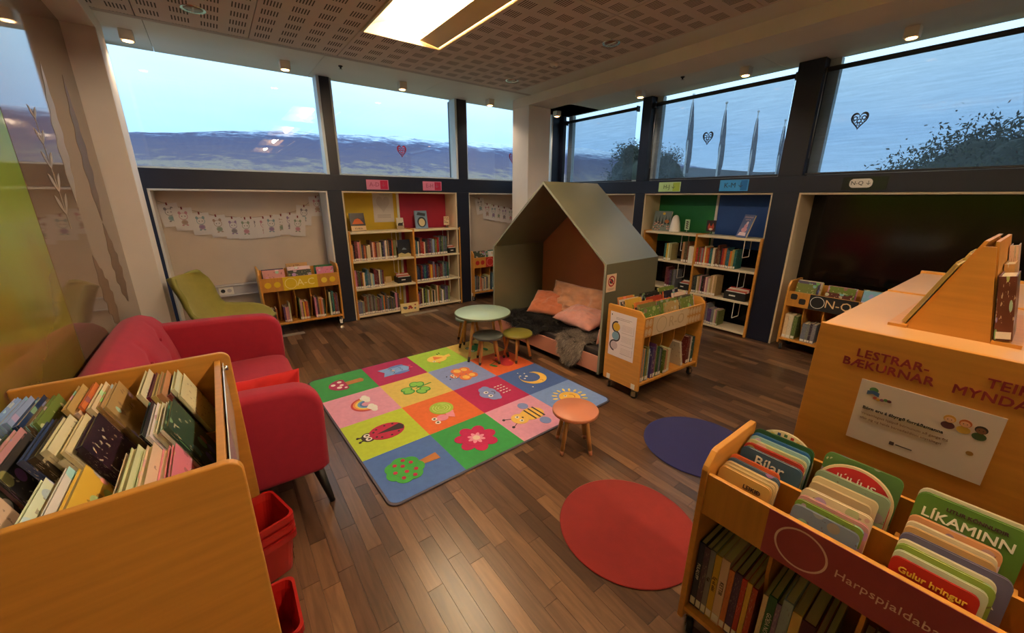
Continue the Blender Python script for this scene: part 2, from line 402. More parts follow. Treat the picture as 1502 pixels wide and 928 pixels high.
# ---- ceiling: perforated tiles, plain soffits along both window walls, beams
def tile_mat():
    M = bpy.data.materials.new('perforated_tile'); M.use_nodes = True; n = M.node_tree; N = n.nodes; b = N['Principled BSDF']; b.inputs['Roughness'].default_value = .8
    t = N.new('ShaderNodeTexCoord'); s = N.new('ShaderNodeSeparateXYZ'); n.links.new(t.outputs['Object'], s.inputs[0])
    def mth(op, a, v=None):
        q = N.new('ShaderNodeMath'); q.operation = op
        if hasattr(a, 'is_linked'): n.links.new(a, q.inputs[0])
        if v is not None:
            if hasattr(v, 'is_linked'): n.links.new(v, q.inputs[1])
            else: q.inputs[1].default_value = v
        return q.outputs[0]
    def band(v, lo, hi): return mth('MULTIPLY', mth('GREATER_THAN', v, lo), mth('LESS_THAN', v, hi))
    fx = mth('FRACT', mth('DIVIDE', mth('ADD', s.outputs[0], 7.2), .18)); fy = mth('FRACT', mth('DIVIDE', mth('ADD', s.outputs[1], 7.2), .18))
    sl = mth('FRACT', mth('MULTIPLY', mth('SUBTRACT', fx, .17), 6 / .66))
    mk = mth('MULTIPLY', mth('MULTIPLY', band(fx, .17, .83), band(fy, .22, .78)), band(sl, .3, .74))
    mx = N.new('ShaderNodeMix'); mx.data_type = 'RGBA'; n.links.new(mk, mx.inputs[0]); mx.inputs[6].default_value = lin(206, 190, 184); mx.inputs[7].default_value = lin(74, 62, 60)
    n.links.new(mx.outputs[2], b.inputs['Base Color'])
    return M
tilem = tile_mat()
ceil_m = mat('ceiling_void', (120, 110, 106), .9, .03, 5)
soff_m = mat('soffit_paint', (214, 212, 208), .6, .03, 3)
ce = struct(MB().box(GX - .3, XBK + .3, Y0 - .2, YBK + .3, ZC + .16, ZC + .30).build('ceiling', ceil_m))
TP = .72; X0 = -.225 - TP
YE = 4.565
TM = MB().box(-TP / 2 + .003, TP / 2 - .003, -TP / 2 + .003, TP / 2 - .003, 0, .02).mesh('ceiling_tile', tilem)
lamp_rows = [(2.30, 3.74), (.14, 1.58), (-2.02, -.58), (-4.18, -2.74)]
for i in range(7):
    xa = X0 + i * TP
    if i == 6: continue
    for j in range(-1, 12):
        ya = 3.74 - j * TP - TP; yb = ya + TP
        if i == 3 and any(r0 - .01 <= ya and yb <= r1 + .01 for r0, r1 in lamp_rows): continue
        if j == -1: continue
        o = bpy.data.objects.new('ceiling_tile', TM); COL.objects.link(o); o.parent = ce; o.location = (xa + TP / 2, ya + TP / 2, ZC)
    o = MB().box(-TP / 2 + .003, TP / 2 - .003, -.36, .405, 0, .02).build('ceiling_tile', tilem, ce); o.location = (xa + TP / 2, 4.10, ZC)
MB().box(X0 + 6 * TP + .003, 3.64, Y0, 4.5, ZC, ZC + .02).build('ceiling_edge_strip', soff_m, ce)
MB().box(GX - .3, 3.64, 4.512, YE, ZC, ZC + .02).build('ceiling_edge_strip', mat('ceiling_edge_paint', (176, 164, 162), .7, .03, 4), ce)
# soffit panels above the windows
for k in range(5):
    xa = -1.5 + k * 1.31; MB().box(xa, min(xa + 1.306, XBK + .2), YE + .004, YA + .14, ZC, ZC + .02).build('soffit_panel', soff_m, ce)
for k in range(6):
    ya = YA - (k + 1) * 1.63; MB().box(4.04, XB + .16, ya, ya + 1.626, ZC, ZC + .02).build('soffit_panel', soff_m, ce)
# beams and columns (painted white)
struct(MB().box(3.64, 4.04, Y0, 4.92, 2.79, ZC + .16).build('trim_1', plaster, bevel=.004))
struct(MB().box(3.64, 4.03, 4.555, 4.92, 0, 2.79).build('trim_2', plaster, bevel=.004))
struct(MB().box(GX - .25, -.47, Y0, 4.92, 2.79, ZC + .16).build('trim_3', plaster, bevel=.004))
struct(MB().box(GX - .25, -.47, 4.56, 4.92, 0, 2.79).build('trim_4', plaster, bevel=.004))
# ---- far wall (windows with hills behind): black posts, band, niches
wf = MB()
for a, b_ in ((-1.1, -.48), (1.15, 1.314), (2.915, 3.115), (4.715, XB + .19)):
    wf.box(a, b_, YA, YBK + .06, 0, 1.67)
for a, b_ in ((-1.1, -.55), (1.205, 1.314), (2.955, 3.105)):
    wf.box(a, b_, YA, YBK - .05, 1.855, ZC)
wf.box(4.75, XB + .12, YA, YA + .15, 1.855, ZC)
wf.box(-1.1, XB + .19, YA, YBK - .05, 1.67, 1.855)
wfo = struct(wf.build('wall_far', black_frame, bevel=.003))
NA = [(-.48, 1.15), (1.314, 2.915), (3.115, 4.715)]
yellow_b = mat('yellow_board', (206, 172, 40), .6, .04, 5); magenta_b = mat('crimson_board', (168, 34, 62), .6, .04, 5)
green_b = mat('green_board', (20, 112, 54), .6, .05, 5); blue_b = mat('blue_board', (36, 78, 150), .6, .05, 5)
black_b = mat('black_glass_panel', (16, 14, 14), .12, .05, 4)
for k, (a, b_) in enumerate(NA):
    MB().box(a - .02, b_ + .02, YBK + .06, YBK + .10, 0, 1.70).build('niche_back', beige_panel, wfo)
    for xx in ((a, a + .018), (b_ - .018, b_)):
        MB().box(xx[0], xx[1], YA + .012, YBK + .06, 0, 1.668).build('niche_side', cream_board if k == 1 else white_lam, wfo)
    MB().box(a + .018, b_ - .018, YA + .012, YBK + .06, 1.650, 1.668).build('niche_top', cream_board if k == 1 else white_lam, wfo)
MB().box(1.333, 2.125, YBK + .03, YBK + .06, 0, 1.65).build('yellow_panel', yellow_b, wfo)
MB().box(2.16, 2.896, YBK + .03, YBK + .06, 0, 1.65).build('crimson_panel', magenta_b, wfo)
MB().box(2.125, 2.16, YBK + .02, YBK + .06, 0, 1.65).build('panel_joint', white_lam, wfo)
# ---- right wall (blinds)
wr = MB()
NB = [(1.90, 3.535), (3.69, 5.25), (-1.6, 1.655)]
for a, b_ in ((1.655, 1.90), (3.535, 3.69), (5.25, 5.30), (Y0, -1.6)):
    wr.box(XB, XBK + .06, a, b_, 0, 1.67)
for a, b_ in ((1.66, 1.885), (3.56, 3.70), (-1.75, -1.5)):
    wr.box(XB, XBK - .05, a, b_, 1.835, ZC)
wr.box(XB, XB + .05, 5.24, 5.30, 1.835, ZC)
wr.box(XB, XBK - .05, Y0, 5.30, 1.67, 1.835)
wr.box(XB, XBK - .05, Y0, -1.75, 1.835, ZC)
wro = struct(wr.build('wall_right', black_frame, bevel=.003))
for k, (a, b_) in enumerate(NB):
    MB().box(XBK + .06, XBK + .10, a - .02, b_ + .02, 0, 1.70).build('niche_back', (black_b, beige_panel, black_b)[k], wro)
    for yy in ((a, a + .018), (b_ - .018, b_)):
        MB().box(XB + .012, XBK + .06, yy[0], yy[1], 0, 1.668).build('niche_side', cream_board, wro)
    MB().box(XB + .012, XBK + .06, a + .018, b_ - .018, 1.650, 1.668).build('niche_top', cream_board, wro)
MB().box(XBK + .03, XBK + .06, 2.68, 3.517, 1.0, 1.65).build('green_panel', green_b, wro)
MB().box(XBK + .03, XBK + .06, 1.918, 2.65, 1.0, 1.65).build('blue_panel', blue_b, wro)
MB().box(XBK + .02, XBK + .06, 2.65, 2.68, 0, 1.65).build('panel_joint', white_lam, wro)
MB().box(XBK - .08, XBK - .05, 1.40, 1.637, .61, .69).build('niche_rail', cream_board, wro)
# back wall behind the camera, plain
struct(MB().box(GX - .3, XBK + .3, Y0 - .2, Y0, 0, ZC + .3).build('wall_back', plaster))
# ---- windows
def glass_mat():
    M = bpy.data.materials.new('window_glass'); M.use_nodes = True; n = M.node_tree; N = n.nodes; N.clear()
    o = N.new('ShaderNodeOutputMaterial'); mx = N.new('ShaderNodeMixShader'); tr = N.new('ShaderNodeBsdfTransparent'); gl = N.new('ShaderNodeBsdfGlossy'); fr = N.new('ShaderNodeFresnel')
    tr.inputs[0].default_value = (.95, .98, .98, 1); gl.inputs['Roughness'].default_value = .01; fr.inputs[0].default_value = 1.5
    ge = N.new('ShaderNodeNewGeometry'); mi = N.new('ShaderNodeMath'); mi.operation = 'MULTIPLY_ADD'; mi.inputs[1].default_value = -.8333; mi.inputs[2].default_value = 1.5
    n.links.new(ge.outputs['Backfacing'], mi.inputs[0]); n.links.new(mi.outputs[0], fr.inputs[0])
    n.links.new(fr.outputs[0], mx.inputs[0]); n.links.new(tr.outputs[0], mx.inputs[1]); n.links.new(gl.outputs[0], mx.inputs[2]); n.links.new(mx.outputs[0], o.inputs[0])
    return M
glass = glass_mat()
WA = [(-.55, 1.205), (1.314, 2.955), (3.105, 4.75)]
for k, (a, b_) in enumerate(WA):
    w = MB()
    w.box(a, a + .03, YA + .04, YA + .17, 1.855, ZC); w.box(b_ - .03, b_, YA + .005, YA + .17, 1.855, ZC)
    w.box(a + .03, b_ - .03, YA + .10, YA + .17, 1.855, 1.875)
    wo = struct(w.build('window_%d' % (k + 1), jambm))
    MB().box(a + .03, b_ - .03, YA + .13, YA + .138, 1.875, ZC).build('pane', glass, wo)
WB = [(3.70, 5.24), (1.885, 3.56), (-1.5, 1.66)]
for k, (a, b_) in enumerate(WB):
    w = MB()
    w.box(XB + .12, XB + .19, a, a + .03, 1.835, ZC); w.box(XB + .12, XB + .19, b_ - .09, b_, 1.835, ZC)
    w.box(XB + .12, XB + .19, a + .03, b_ - .09, 1.835, 1.86)
    wo = struct(w.build('window_%d' % (k + 4), jambm))
    MB().box(XB + .15, XB + .158, a + .03, b_ - .09, 1.86, ZC).build('pane', glass, wo)
# ---- left glazed partition: printed film pane, clear pane in front of a tan wall
def film_mat():
    M = bpy.data.materials.new('printed_film'); M.use_nodes = True; n = M.node_tree; N = n.nodes; b = N['Principled BSDF']
    t = N.new('ShaderNodeTexCoord'); s = N.new('ShaderNodeSeparateXYZ'); n.links.new(t.outputs['Object'], s.inputs[0])
    nz = N.new('ShaderNodeTexNoise'); nz.inputs['Scale'].default_value = 2.2; nz.inputs['Detail'].default_value = 5; n.links.new(t.outputs['Object'], nz.inputs['Vector'])
    ad = N.new('ShaderNodeMath'); ad.operation = 'MULTIPLY_ADD'; ad.inputs[1].default_value = .7; n.links.new(nz.outputs[0], ad.inputs[0]); n.links.new(s.outputs[2], ad.inputs[2])
    mr = N.new('ShaderNodeMapRange'); mr.inputs[1].default_value = .9; mr.inputs[2].default_value = 2.7; n.links.new(ad.outputs[0], mr.inputs[0])
    cr = N.new('ShaderNodeValToRGB'); E = cr.color_ramp.elements
    E[0].color = lin(96, 68, 30); E[1].color = lin(120, 176, 60)
    a = E.new(.3); a.color = lin(128, 112, 46); a = E.new(.6); a.color = lin(128, 148, 56)
    n.links.new(mr.outputs[0], cr.inputs[0]); n.links.new(cr.outputs[0], b.inputs['Base Color'])
    b.inputs['Roughness'].default_value = .06; b.inputs['IOR'].default_value = 1.55
    return M
film = film_mat()
tanglass = mat('tan_backed_glass', (118, 96, 76), .045, .06, 1.5)
tanglass.node_tree.nodes['Principled BSDF'].inputs['IOR'].default_value = 1.9
wl = struct(MB().box(GX - .3, GX - .02, Y0, 4.56, 0, 2.79).build('wall_left', mat('tan_partition', (150, 122, 98), .7, .04, 3)))
SEAM = 2.79
MB().box(GX - .02, GX, SEAM + .004, 4.556, 0, 2.786).build('glass_pane', tanglass, wl)
MB().box(GX - .02, GX, -.4, SEAM - .004, 0, 2.786).build('printed_pane', film, wl)
MB().box(GX - .02, GX - .002, SEAM - .004, SEAM + .004, 0, 2.786).build('pane_joint', mat('dark_joint', (46, 40, 34), .5), wl)
MB().box(GX - .02, GX, Y0, -.404, 0, 2.786).build('glass_pane', tanglass, wl)
# leaf silhouettes stuck to the clear pane
leafm = mat('leaf_film', (104, 80, 60), .5, .08, 6); leafl = mat('pale_leaf_film', (146, 130, 108), .5, .06, 6)
def frond(y, z, L, ang, n, w, mt, fat=.16):
    mb = MB(); c, s_ = math.cos(ang), math.sin(ang)
    def Q(u, v): return (y + u * c - v * s_, z + u * s_ + v * c)
    mb.prism([Q(0, -.008), Q(L, -.003), Q(L, .003), Q(0, .008)], GX + .0005, GX + .0012, 'x')
    for i in range(n):
        u = L * (i + .6) / n; ll = w * (1 - .55 * i / n)
        for sd in (-1, 1):
            pts = []
            for k in range(11):
                t_ = k / 10; pts.append((u + ll * t_ * .75, sd * (ll * t_ * .75 + fat * ll * math.sin(PI * t_))))
            for k in range(9, 0, -1):
                t_ = k / 10; pts.append((u + ll * t_ * .75 + fat * ll * math.sin(PI * t_), sd * (ll * t_ * .75 - .04 * ll * math.sin(PI * t_))))
            mb.prism([Q(*p) for p in pts], GX + .0006, GX + .0014, 'x')
    return mb.build('leaf_sticker', mt, wl)
frond(3.27, 1.42, .60, 1.62, 5, .15, leafl)
def silhouette(pts, mt): MB().prism(pts, GX + .0005, GX + .0013, 'x').build('leaf_sticker', mt, wl)
def big_leaf(cy, cz, L, w_, ang, mt):
    pts = []; c_, s_ = math.cos(ang), math.sin(ang)
    for sd in (-1, 1):
        for i in range(31):
            t_ = i / 30 if sd < 0 else 1 - i / 30
            ww = w_ * math.sin(PI * t_ ** .8) * (1 - .32 * abs(math.sin(t_ * PI * 5.5)) ** 2)
            u, v = L * t_, sd * ww
            pts.append((cy + u * c_ - v * s_, cz + u * s_ + v * c_))
    silhouette(pts, mt)
big_leaf(4.20, .80, .62, .16, 1.75, leafm)
big_leaf(4.10, 1.42, .95, .13, 1.50, leafm)
big_leaf(3.72, .72, .55, .14, 1.9, leafm)
big_leaf(3.55, 1.55, .8, .10, 1.4, leafl)
# floor convector grilles
def vent(xa, xb, ya, yb, lab):
    r = empty('floor_vent', T(xa, ya, 0)); tag(r, lab, 'floor vent', 'floor vents by the windows')
    w_, d_ = xb - xa, yb - ya
    f = MB(); f.box(0, w_, 0, .008, 0, .004); f.box(0, w_, d_ - .008, d_, 0, .004); f.box(0, .008, .008, d_ - .008, 0, .004); f.box(w_ - .008, w_, .008, d_ - .008, 0, .004)
    f.build('frame', aluminium, r)
    n_ = 6
    for k in range(n_):
        yy = .012 + (d_ - .024) * k / (n_ - 1); MB().box(.008, w_ - .008, yy - .003, yy + .003, 0, .003).build('slat', aluminium, r)
vent(.05, .66, 5.13, 5.21, 'aluminium floor grille in front of the yellow letter cart')
vent(1.93, 2.44, 5.10, 5.18, 'aluminium floor grille in front of the double bookcase')
# wall trunking with sockets in the first niche
r = empty('cable_trunking', T(-.46, YBK + .06, .46)); tag(r, 'grey cable trunking with sockets on beige niche wall', 'trunking')
trm = mat('trunking_plastic', (178, 172, 172), .5, .03, 8)
MB().box(0, 1.59, -.06, 0, 0, .135).box(0, 1.59, -.075, -.06, .118, .135).box(0, 1.59, -.075, -.06, 0, .017).build('duct', trm, r, bevel=.004)
for nm, xa, xb in (('socket_plate', .36, .50), ('socket_plate', .90, 1.10)):
    p = MB().box(xa, xb, -.068, -.06, .022, .113).build(nm, white_lam, r, bevel=.003)
    for q in range(2):
        cx = xa + (xb - xa) * (.28 + .44 * q); MB().cyl((cx, -.0695, .07), (cx, -.0665, .07), .022, n=16, mi=0).build('socket', rubber if (q == 0 and nm and xa < .5) else trm, p)
for o in r.children: o.matrix_parent_inverse = Matrix.Identity(4)
# ================================================================== OUTSIDE
def hill_mat():
    M = bpy.data.materials.new('hillside'); M.use_nodes = True; n = M.node_tree; N = n.nodes; b = N['Principled BSDF']; b.inputs['Roughness'].default_value = 1
    b.inputs['Specular IOR Level'].default_value = 0
    g = N.new('ShaderNodeNewGeometry'); s = N.new('ShaderNodeSeparateXYZ'); n.links.new(g.outputs['Position'], s.inputs[0])
    mp = N.new('ShaderNodeMapping'); mp.inputs['Scale'].default_value = (.05, .02, .16); n.links.new(g.outputs['Position'], mp.inputs[0])
    nz = N.new('ShaderNodeTexNoise'); nz.inputs['Scale'].default_value = 1.6; nz.inputs['Detail'].default_value = 8; nz.inputs['Roughness'].default_value = .8; n.links.new(mp.outputs[0], nz.inputs['Vector'])
    ad = N.new('ShaderNodeMath'); ad.operation = 'MULTIPLY_ADD'; ad.inputs[1].default_value = 64; n.links.new(nz.outputs[0], ad.inputs[0]); n.links.new(s.outputs[2], ad.inputs[2])
    mr = N.new('ShaderNodeMapRange'); mr.inputs[1].default_value = 36; mr.inputs[2].default_value = 98; n.links.new(ad.outputs[0], mr.inputs[0])
    cr = N.new('ShaderNodeValToRGB'); E = cr.color_ramp.elements
    E[0].color = lin(132, 122, 114); E[1].color = lin(216, 232, 246)
    for p, c in ((.14, (146, 132, 122)), (.24, (108, 100, 116)), (.60, (92, 92, 118)), (.72, (140, 152, 178)), (.80, (204, 216, 232))):
        a = E.new(p); a.color = lin(*c)
    n.links.new(mr.outputs[0], cr.inputs[0]); n.links.new(cr.outputs[0], b.inputs['Base Color'])
    return M
hm = hill_mat()
RIDGE = [(-260, 40), (-45, 43), (5, 48), (51, 54), (90, 55), (168, 59), (222, 60), (293, 61), (420, 66), (620, 60), (900, 50)]
def ridge(x):
    for (a, h0), (b_, h1) in zip(RIDGE, RIDGE[1:]):
        if a <= x <= b_: return h0 + (h1 - h0) * (x - a) / (b_ - a)
    return 44
def hfn(u, v):
    x = -260 + 1160 * u
    h = ridge(x) + 1.6 * noise.noise(Vector((x * .03, 3, 0))) + .8 * noise.noise(Vector((x * .11, 7, 0)))
    y = 150 + 250 * v
    z = -4 + (h + 4) * (v ** .85) + 1.6 * v * (1 - v) * noise.noise(Vector((x * .02, y * .03, 1)))
    return Vector((x, y + (x > 300) * 0, z))
hh = MB().grid(hfn, 160, 24, 0, True).build('hill', hm); tag(hh, 'long snow-dusted purple hillside beyond the left windows', 'hill')
lawn = MB().box(-300, 900, 5.9, 152, -.9, -.6); lawn.box(5.7, 900, -300, 5.9, -.9, -.6)
lw = struct(lawn.build('ground_outside', mat('dry_grass', (122, 118, 84), .95, .18, .3)))
# second, lower ridge to the right (east) seen through the blinds
def h2(u, v):
    y = -260 + 420 * u; x = 120 + 130 * v
    h = 11 + 3 * noise.noise(Vector((y * .012, 5, 0))) + 1.0 * noise.noise(Vector((y * .06, 9, 0))) + max(0, (y - 40) * .09)
    return Vector((x, y, -3 + (h + 3) * v))
h_ = MB().grid(lambda u, v: h2(1 - u, v), 90, 10, 0, True).build('hill', mat('dark_moor', (74, 78, 84), 1, .2, .02)); tag(h_, 'low dark ridge seen through the roller blinds', 'hill')
bark = mat('dark_bark', (52, 44, 40), .9, .15, 6); leafd = mat('dark_foliage', (44, 52, 42), .8, .2, 3)
def tree(x, y, h, rx, rz, n, seed, lab):
    rn = random.Random(seed); r = empty('garden_tree', T(x, y, -.6)); tag(r, lab, 'tree', 'dark trees behind the blinds')
    tk = MB(); tk.tube([(0, 0, 0), (.05, .02, h * .3), (.02, -.04, h * .62)], [.10, .075, .04])
    for k in range(9):
        a = rn.uniform(0, 2 * PI); zz = h * rn.uniform(.25, .6); tk.tube([(0, 0, zz), (math.cos(a) * rx * .45, math.sin(a) * rx * .45, zz + rz * .35)], [.035, .012], 6)
    tk.build('trunk', bark, r)
    lf = MB(); cl = []
    for k in range(80):
        a = rn.uniform(0, 2 * PI); q = rn.uniform(0, 1) ** .5; e_ = rn.uniform(-1, 1)
        cl.append(Vector((math.cos(a) * q * rx * .8 * math.sqrt(1 - e_ * e_ * .8), math.sin(a) * q * rx * .8 * math.sqrt(1 - e_ * e_ * .8), h - rz + e_ * rz * .8)))
    for k in range(n):
        c = rn.choice(cl); d = Vector((rn.gauss(0, 1), rn.gauss(0, 1), rn.gauss(0, 1))) * rx * .12
        p = c + d; s_ = rn.uniform(.03, .06); u = Vector((rn.gauss(0, 1), rn.gauss(0, 1), rn.gauss(0, 1))).normalized(); w_ = u.orthogonal().normalized()
        lf.add([p - u * s_, p + w_ * s_ * .5, p + u * s_, p - w_ * s_ * .5], [(0, 1, 2, 3)])
    lf.build('foliage', leafd, r)
    def core(u, v):
        a = 2 * PI * u; b_ = PI * (v - .5); d = Vector((math.cos(a) * math.cos(b_), math.sin(a) * math.cos(b_), math.sin(b_)))
        s_ = .70 + .20 * noise.noise(d * 2.2 + Vector((seed, 0, 0))) + .16 * noise.noise(d * 5)
        return Vector((d.x * rx * s_, d.y * rx * s_, h - rz + d.z * rz * s_))
    MB().grid(core, 40, 26).build('inner_foliage', leafd, r)
    for o in r.children: o.matrix_parent_inverse = Matrix.Identity(4)
tree(12.5, .9, 3.75, 2.0, 1.7, 24000, 1, 'big rounded dark tree behind the widest right blind')
tree(12.0, 9.0, 4.3, 1.2, 2.0, 14000, 2, 'dark tree behind the narrow blind next to the column')
tree(17.0, 11.35, 4.5, 1.4, 2.0, 12000, 3, 'dark tree left of the flagpoles behind the middle blind')
polem = mat('white_flagpole', (206, 208, 210), .4, .03, 5); flagm = mat('furled_flag', (112, 114, 128), .9, .25, 4, (3, 3, 1))
for k, (px, py) in enumerate(((21.9, 13.2), (25.2, 13.05), (29.2, 12.98), (33.8, 13.1))):
    r = empty('flagpole', T(px, py, -.6)); tag(r, '%s flagpole from the left behind the middle blind, flag furled' % ORD[k], 'flagpole', 'flagpoles on the lawn')
    p = MB(); p.cyl((0, 0, 0), (0, 0, 7.5), .07, .035, 12); p.build('pole', polem, r)
    MB().lathe([(.0, 7.5), (.06, 7.53), (.08, 7.58), (.06, 7.63), (.0, 7.66)], 12).build('finial', polem, r)
    f = MB(); rings = []
    for j in range(13):
        t_ = j / 12; z = 7.2 - 3.6 * t_; rr = .05 + .19 * math.sin(PI * min(1, t_ * 1.02)) ** .8 * (0.5 + .5 * t_)
        rings.append([Vector((.10 * t_ + (rr * (.45 + .15 * math.sin(3 * a + j))) * math.cos(a), -.12 * t_ + rr * (.9 + .2 * math.sin(4 * a + j * .7)) * math.sin(a), z)) for a in [2 * PI * i / 14 for i in range(14)]])
    f.loft(rings).build('flag', flagm, r)
    for o in r.children: o.matrix_parent_inverse = Matrix.Identity(4)
# ================================================================== ROLLER BLINDS
def blind_mat():
    M = bpy.data.materials.new('blind_screen'); M.use_nodes = True; n = M.node_tree; N = n.nodes; N.clear()
    o = N.new('ShaderNodeOutputMaterial'); mx = N.new('ShaderNodeMixShader'); tr = N.new('ShaderNodeBsdfTransparent'); df = N.new('ShaderNodeBsdfPrincipled')
    t = N.new('ShaderNodeTexCoord'); nz = N.new('ShaderNodeTexNoise'); mp = N.new('ShaderNodeMapping'); mp.inputs['Scale'].default_value = (1, 3, 60); nz.inputs['Scale'].default_value = 1.0; nz.inputs['Detail'].default_value = 4
    n.links.new(t.outputs['Object'], mp.inputs[0]); n.links.new(mp.outputs[0], nz.inputs['Vector'])
    mr = N.new('ShaderNodeMapRange'); mr.inputs[1].default_value = .3; mr.inputs[2].default_value = .7; mr.inputs[3].default_value = .27; mr.inputs[4].default_value = .32; n.links.new(nz.outputs[0], mr.inputs[0])
    tr.inputs[0].default_value = (.92, .95, .98, 1); df.inputs['Base Color'].default_value = lin(58, 60, 66); df.inputs['Roughness'].default_value = .9
    tl = N.new('ShaderNodeBsdfTranslucent'); tl.inputs[0].default_value = (.17, .18, .19, 1); m2 = N.new('ShaderNodeMixShader'); m2.inputs[0].default_value = .5
    n.links.new(df.outputs[0], m2.inputs[1]); n.links.new(tl.outputs[0], m2.inputs[2])
    n.links.new(mr.outputs[0], mx.inputs[0]); n.links.new(tr.outputs[0], mx.inputs[1]); n.links.new(m2.outputs[0], mx.inputs[2]); n.links.new(mx.outputs[0], o.inputs[0])
    return M
bm_ = blind_mat(); barm = mat('blind_bar', (44, 46, 52), .4, .05, 10)
for k, (a, b_, lab) in enumerate(((3.80, 5.23, 'dark screen roller blind next to the white column'), (1.89, 3.535, 'dark screen roller blind with one heart above the bookcase'), (-1.48, 1.675, 'widest dark screen roller blind on the far right'))):
    r = empty('roller_blind', T(XB + .055, 0, 0)); tag(r, lab, 'blind', 'roller blinds on the right wall')
    zt = 2.785
    MB().box(-.002, .0, a + .02, b_ - .02, 1.86, zt).build('screen_fabric', bm_, r)
    MB().cyl((0, a + .02, zt + .012), (0, b_ - .02, zt + .012), .022, n=16).build('roller_tube', barm, r)
    MB().box(-.012, .012, a + .02, b_ - .02, 1.842, 1.862).build('bottom_bar', barm, r, bevel=.003)
    for yy in (a, b_ - .018):
        MB().box(-.03, .03, yy, yy + .018, zt - .03, zt + .04).build('bracket', barm, r)
    MB().cyl((-.03, b_ - .03, 2.0), (-.03, b_ - .03, zt + .02), .004, n=6).build('bead_chain', steel, r)
    for o in r.children: o.matrix_parent_inverse = Matrix.Identity(4)
# paper hearts on the windows: cut-out lace hearts
def heart_pts(s, n=40):
    out = []
    for i in range(n):
        t_ = 2 * PI * i / n; x = 16 * math.sin(t_) ** 3; y = 13 * math.cos(t_) - 5 * math.cos(2 * t_) - 2 * math.cos(3 * t_) - math.cos(4 * t_)
        out.append((x / 16 * s * .82, (y + 2.5) / 15 * s))
    return out
def heart(M, s, mt, lab):
    mb = MB(); O = heart_pts(s); I = [(x * .78, y * .78 + s * .01) for x, y in O]; n = len(O)
    vs = [(x, -.001, z) for x, z in O] + [(x, -.001, z) for x, z in I] + [(x, .0, z) for x, z in O] + [(x, .0, z) for x, z in I]
    fs = []
    for i in range(n):
        j = (i + 1) % n; fs += [(i, i + n, j + n, j), (i + 2 * n, j + 2 * n, j + 3 * n, i + 3 * n), (i, j, j + 2 * n, i + 2 * n), (i + n, i + 3 * n, j + 3 * n, j + n)]
    mb.add(vs, fs)
    rn = random.Random(3)
    for (cx, cz, rr) in ((-.4, .35, .24), (.4, .35, .24), (0, .05, .25), (-.22, -.25, .18), (.22, -.25, .18), (0, -.55, .16), (0, .48, .12), (-.55, .02, .14), (.55, .02, .14)):
        pts = ell(cx * s, cz * s, rr * s, rr * s, 14); inn = ell(cx * s, cz * s, rr * s * .55, rr * s * .55, 14); m_ = 14
        mb.add([(x, -.001, z) for x, z in pts] + [(x, -.001, z) for x, z in inn], [(i, i + m_, (i + 1) % m_ + m_, (i + 1) % m_) for i in range(m_)])
    o = mb.build('paper_heart', mt, None, M); tag(o, lab, 'paper heart', 'lace hearts on the windows'); return o
hr = mat('red_paper', (150, 24, 60), .7, .05, 20); hk = mat('dark_paper', (26, 26, 30), .7, .05, 20)
heart(T(2.17, YA + .127, 2.18), .08, hr, 'red cut-paper lace heart on the middle hill window')
heart(T(4.01, YA + .127, 2.20), .08, hr, 'red cut-paper lace heart half hidden by the white column')
heart(T(XB + .052, 2.75, 2.30) @ RZ(-PI / 2), .08, hk, 'dark lace heart on the middle blind above the bookcase')
heart(T(XB + .052, 1.31, 2.30) @ RZ(-PI / 2), .08, hk, 'dark lace heart on the widest right blind')
# ================================================================== LAMPS
whitegloss = mat('lamp_reflector', (250, 226, 170), .35, .02, 5)
def emis(name, rgb, s):
    return mat(name, rgb, .5, emit=rgb, estr=s)
tubem = emis('lamp_tube', (255, 232, 200), LAMP_POWER); slit = emis('lamp_slit', (255, 214, 150), 2.2)
framem = mat('lamp_frame', (216, 188, 140), .4, .03, 5)
def trough(y0, y1, lab):
    x0, x1 = 1.235, 1.915
    r = empty('trough_lamp', T(0, 0, ZC)); tag(r, lab, 'ceiling lamp', 'recessed trough lamps')
    f = MB(); f.box(x0 - .018, x0, y0, y1, -.012, .02); f.box(x1, x1 + .018, y0, y1, -.012, .02); f.box(x0 - .018, x1 + .018, y0 - .018, y0, -.012, .14); f.box(x0 - .018, x1 + .018, y1, y1 + .018, -.012, .14)
    f.build('frame', framem, r)
    # left and right wings with glowing slits, concave reflector between
    for sx_, xa, xb in ((1, x0, x0 + .012), (-1, x1 - .012, x1)):
        MB().box(xa, xb, y0 + .01, y1 - .01, -.004, .0).build('light_slit', slit, r)
    prof = []
    for i in range(17):
        t_ = i / 16; prof.append((x0 + .012 + (x1 - x0 - .024) * t_, .004 + .125 * math.sin(PI * t_) ** .7))
    g = MB(); vs = []
    for (px, pz) in prof: vs += [(px, y0, pz), (px, y1, pz)]
    g.add(vs, [(2 * i, 2 * i + 2, 2 * i + 3, 2 * i + 1) for i in range(16)], 0, True)
    g.build('reflector', whitegloss, r)
    # louvre wing that hides part of the tube
    w = MB(); w.prism([(x0 + .48, .02), (x0 + .655, -.008), (x0 + .66, -.002), (x0 + .485, .028)], y0 + .02, y1 - .02, 'y'); w.build('louvre', framem, r)
    MB().cyl((x0 + .36, y0 + .06, .075), (x0 + .36, y1 - .06, .075), .035, n=12).build('tube', tubem, r)
    for o in r.children: o.matrix_parent_inverse = Matrix.Identity(4)
for k, (a, b_) in enumerate(lamp_rows):
    trough(a + .02, b_ - .02, 'recessed warm trough lamp in the perforated ceiling' if k == 0 else '%s recessed trough lamp behind the viewer' % ORD[k - 1])
glowm = emis('downlight_glow', (255, 190, 120), DOWN_POWER)
spot = [(-.33, 4.93), (.83, 5.0), (2.06, 5.0), (3.35, 5.06), (4.67, 1.02), (4.68, 2.27), (4.60, 3.50), (4.60, 5.05)]
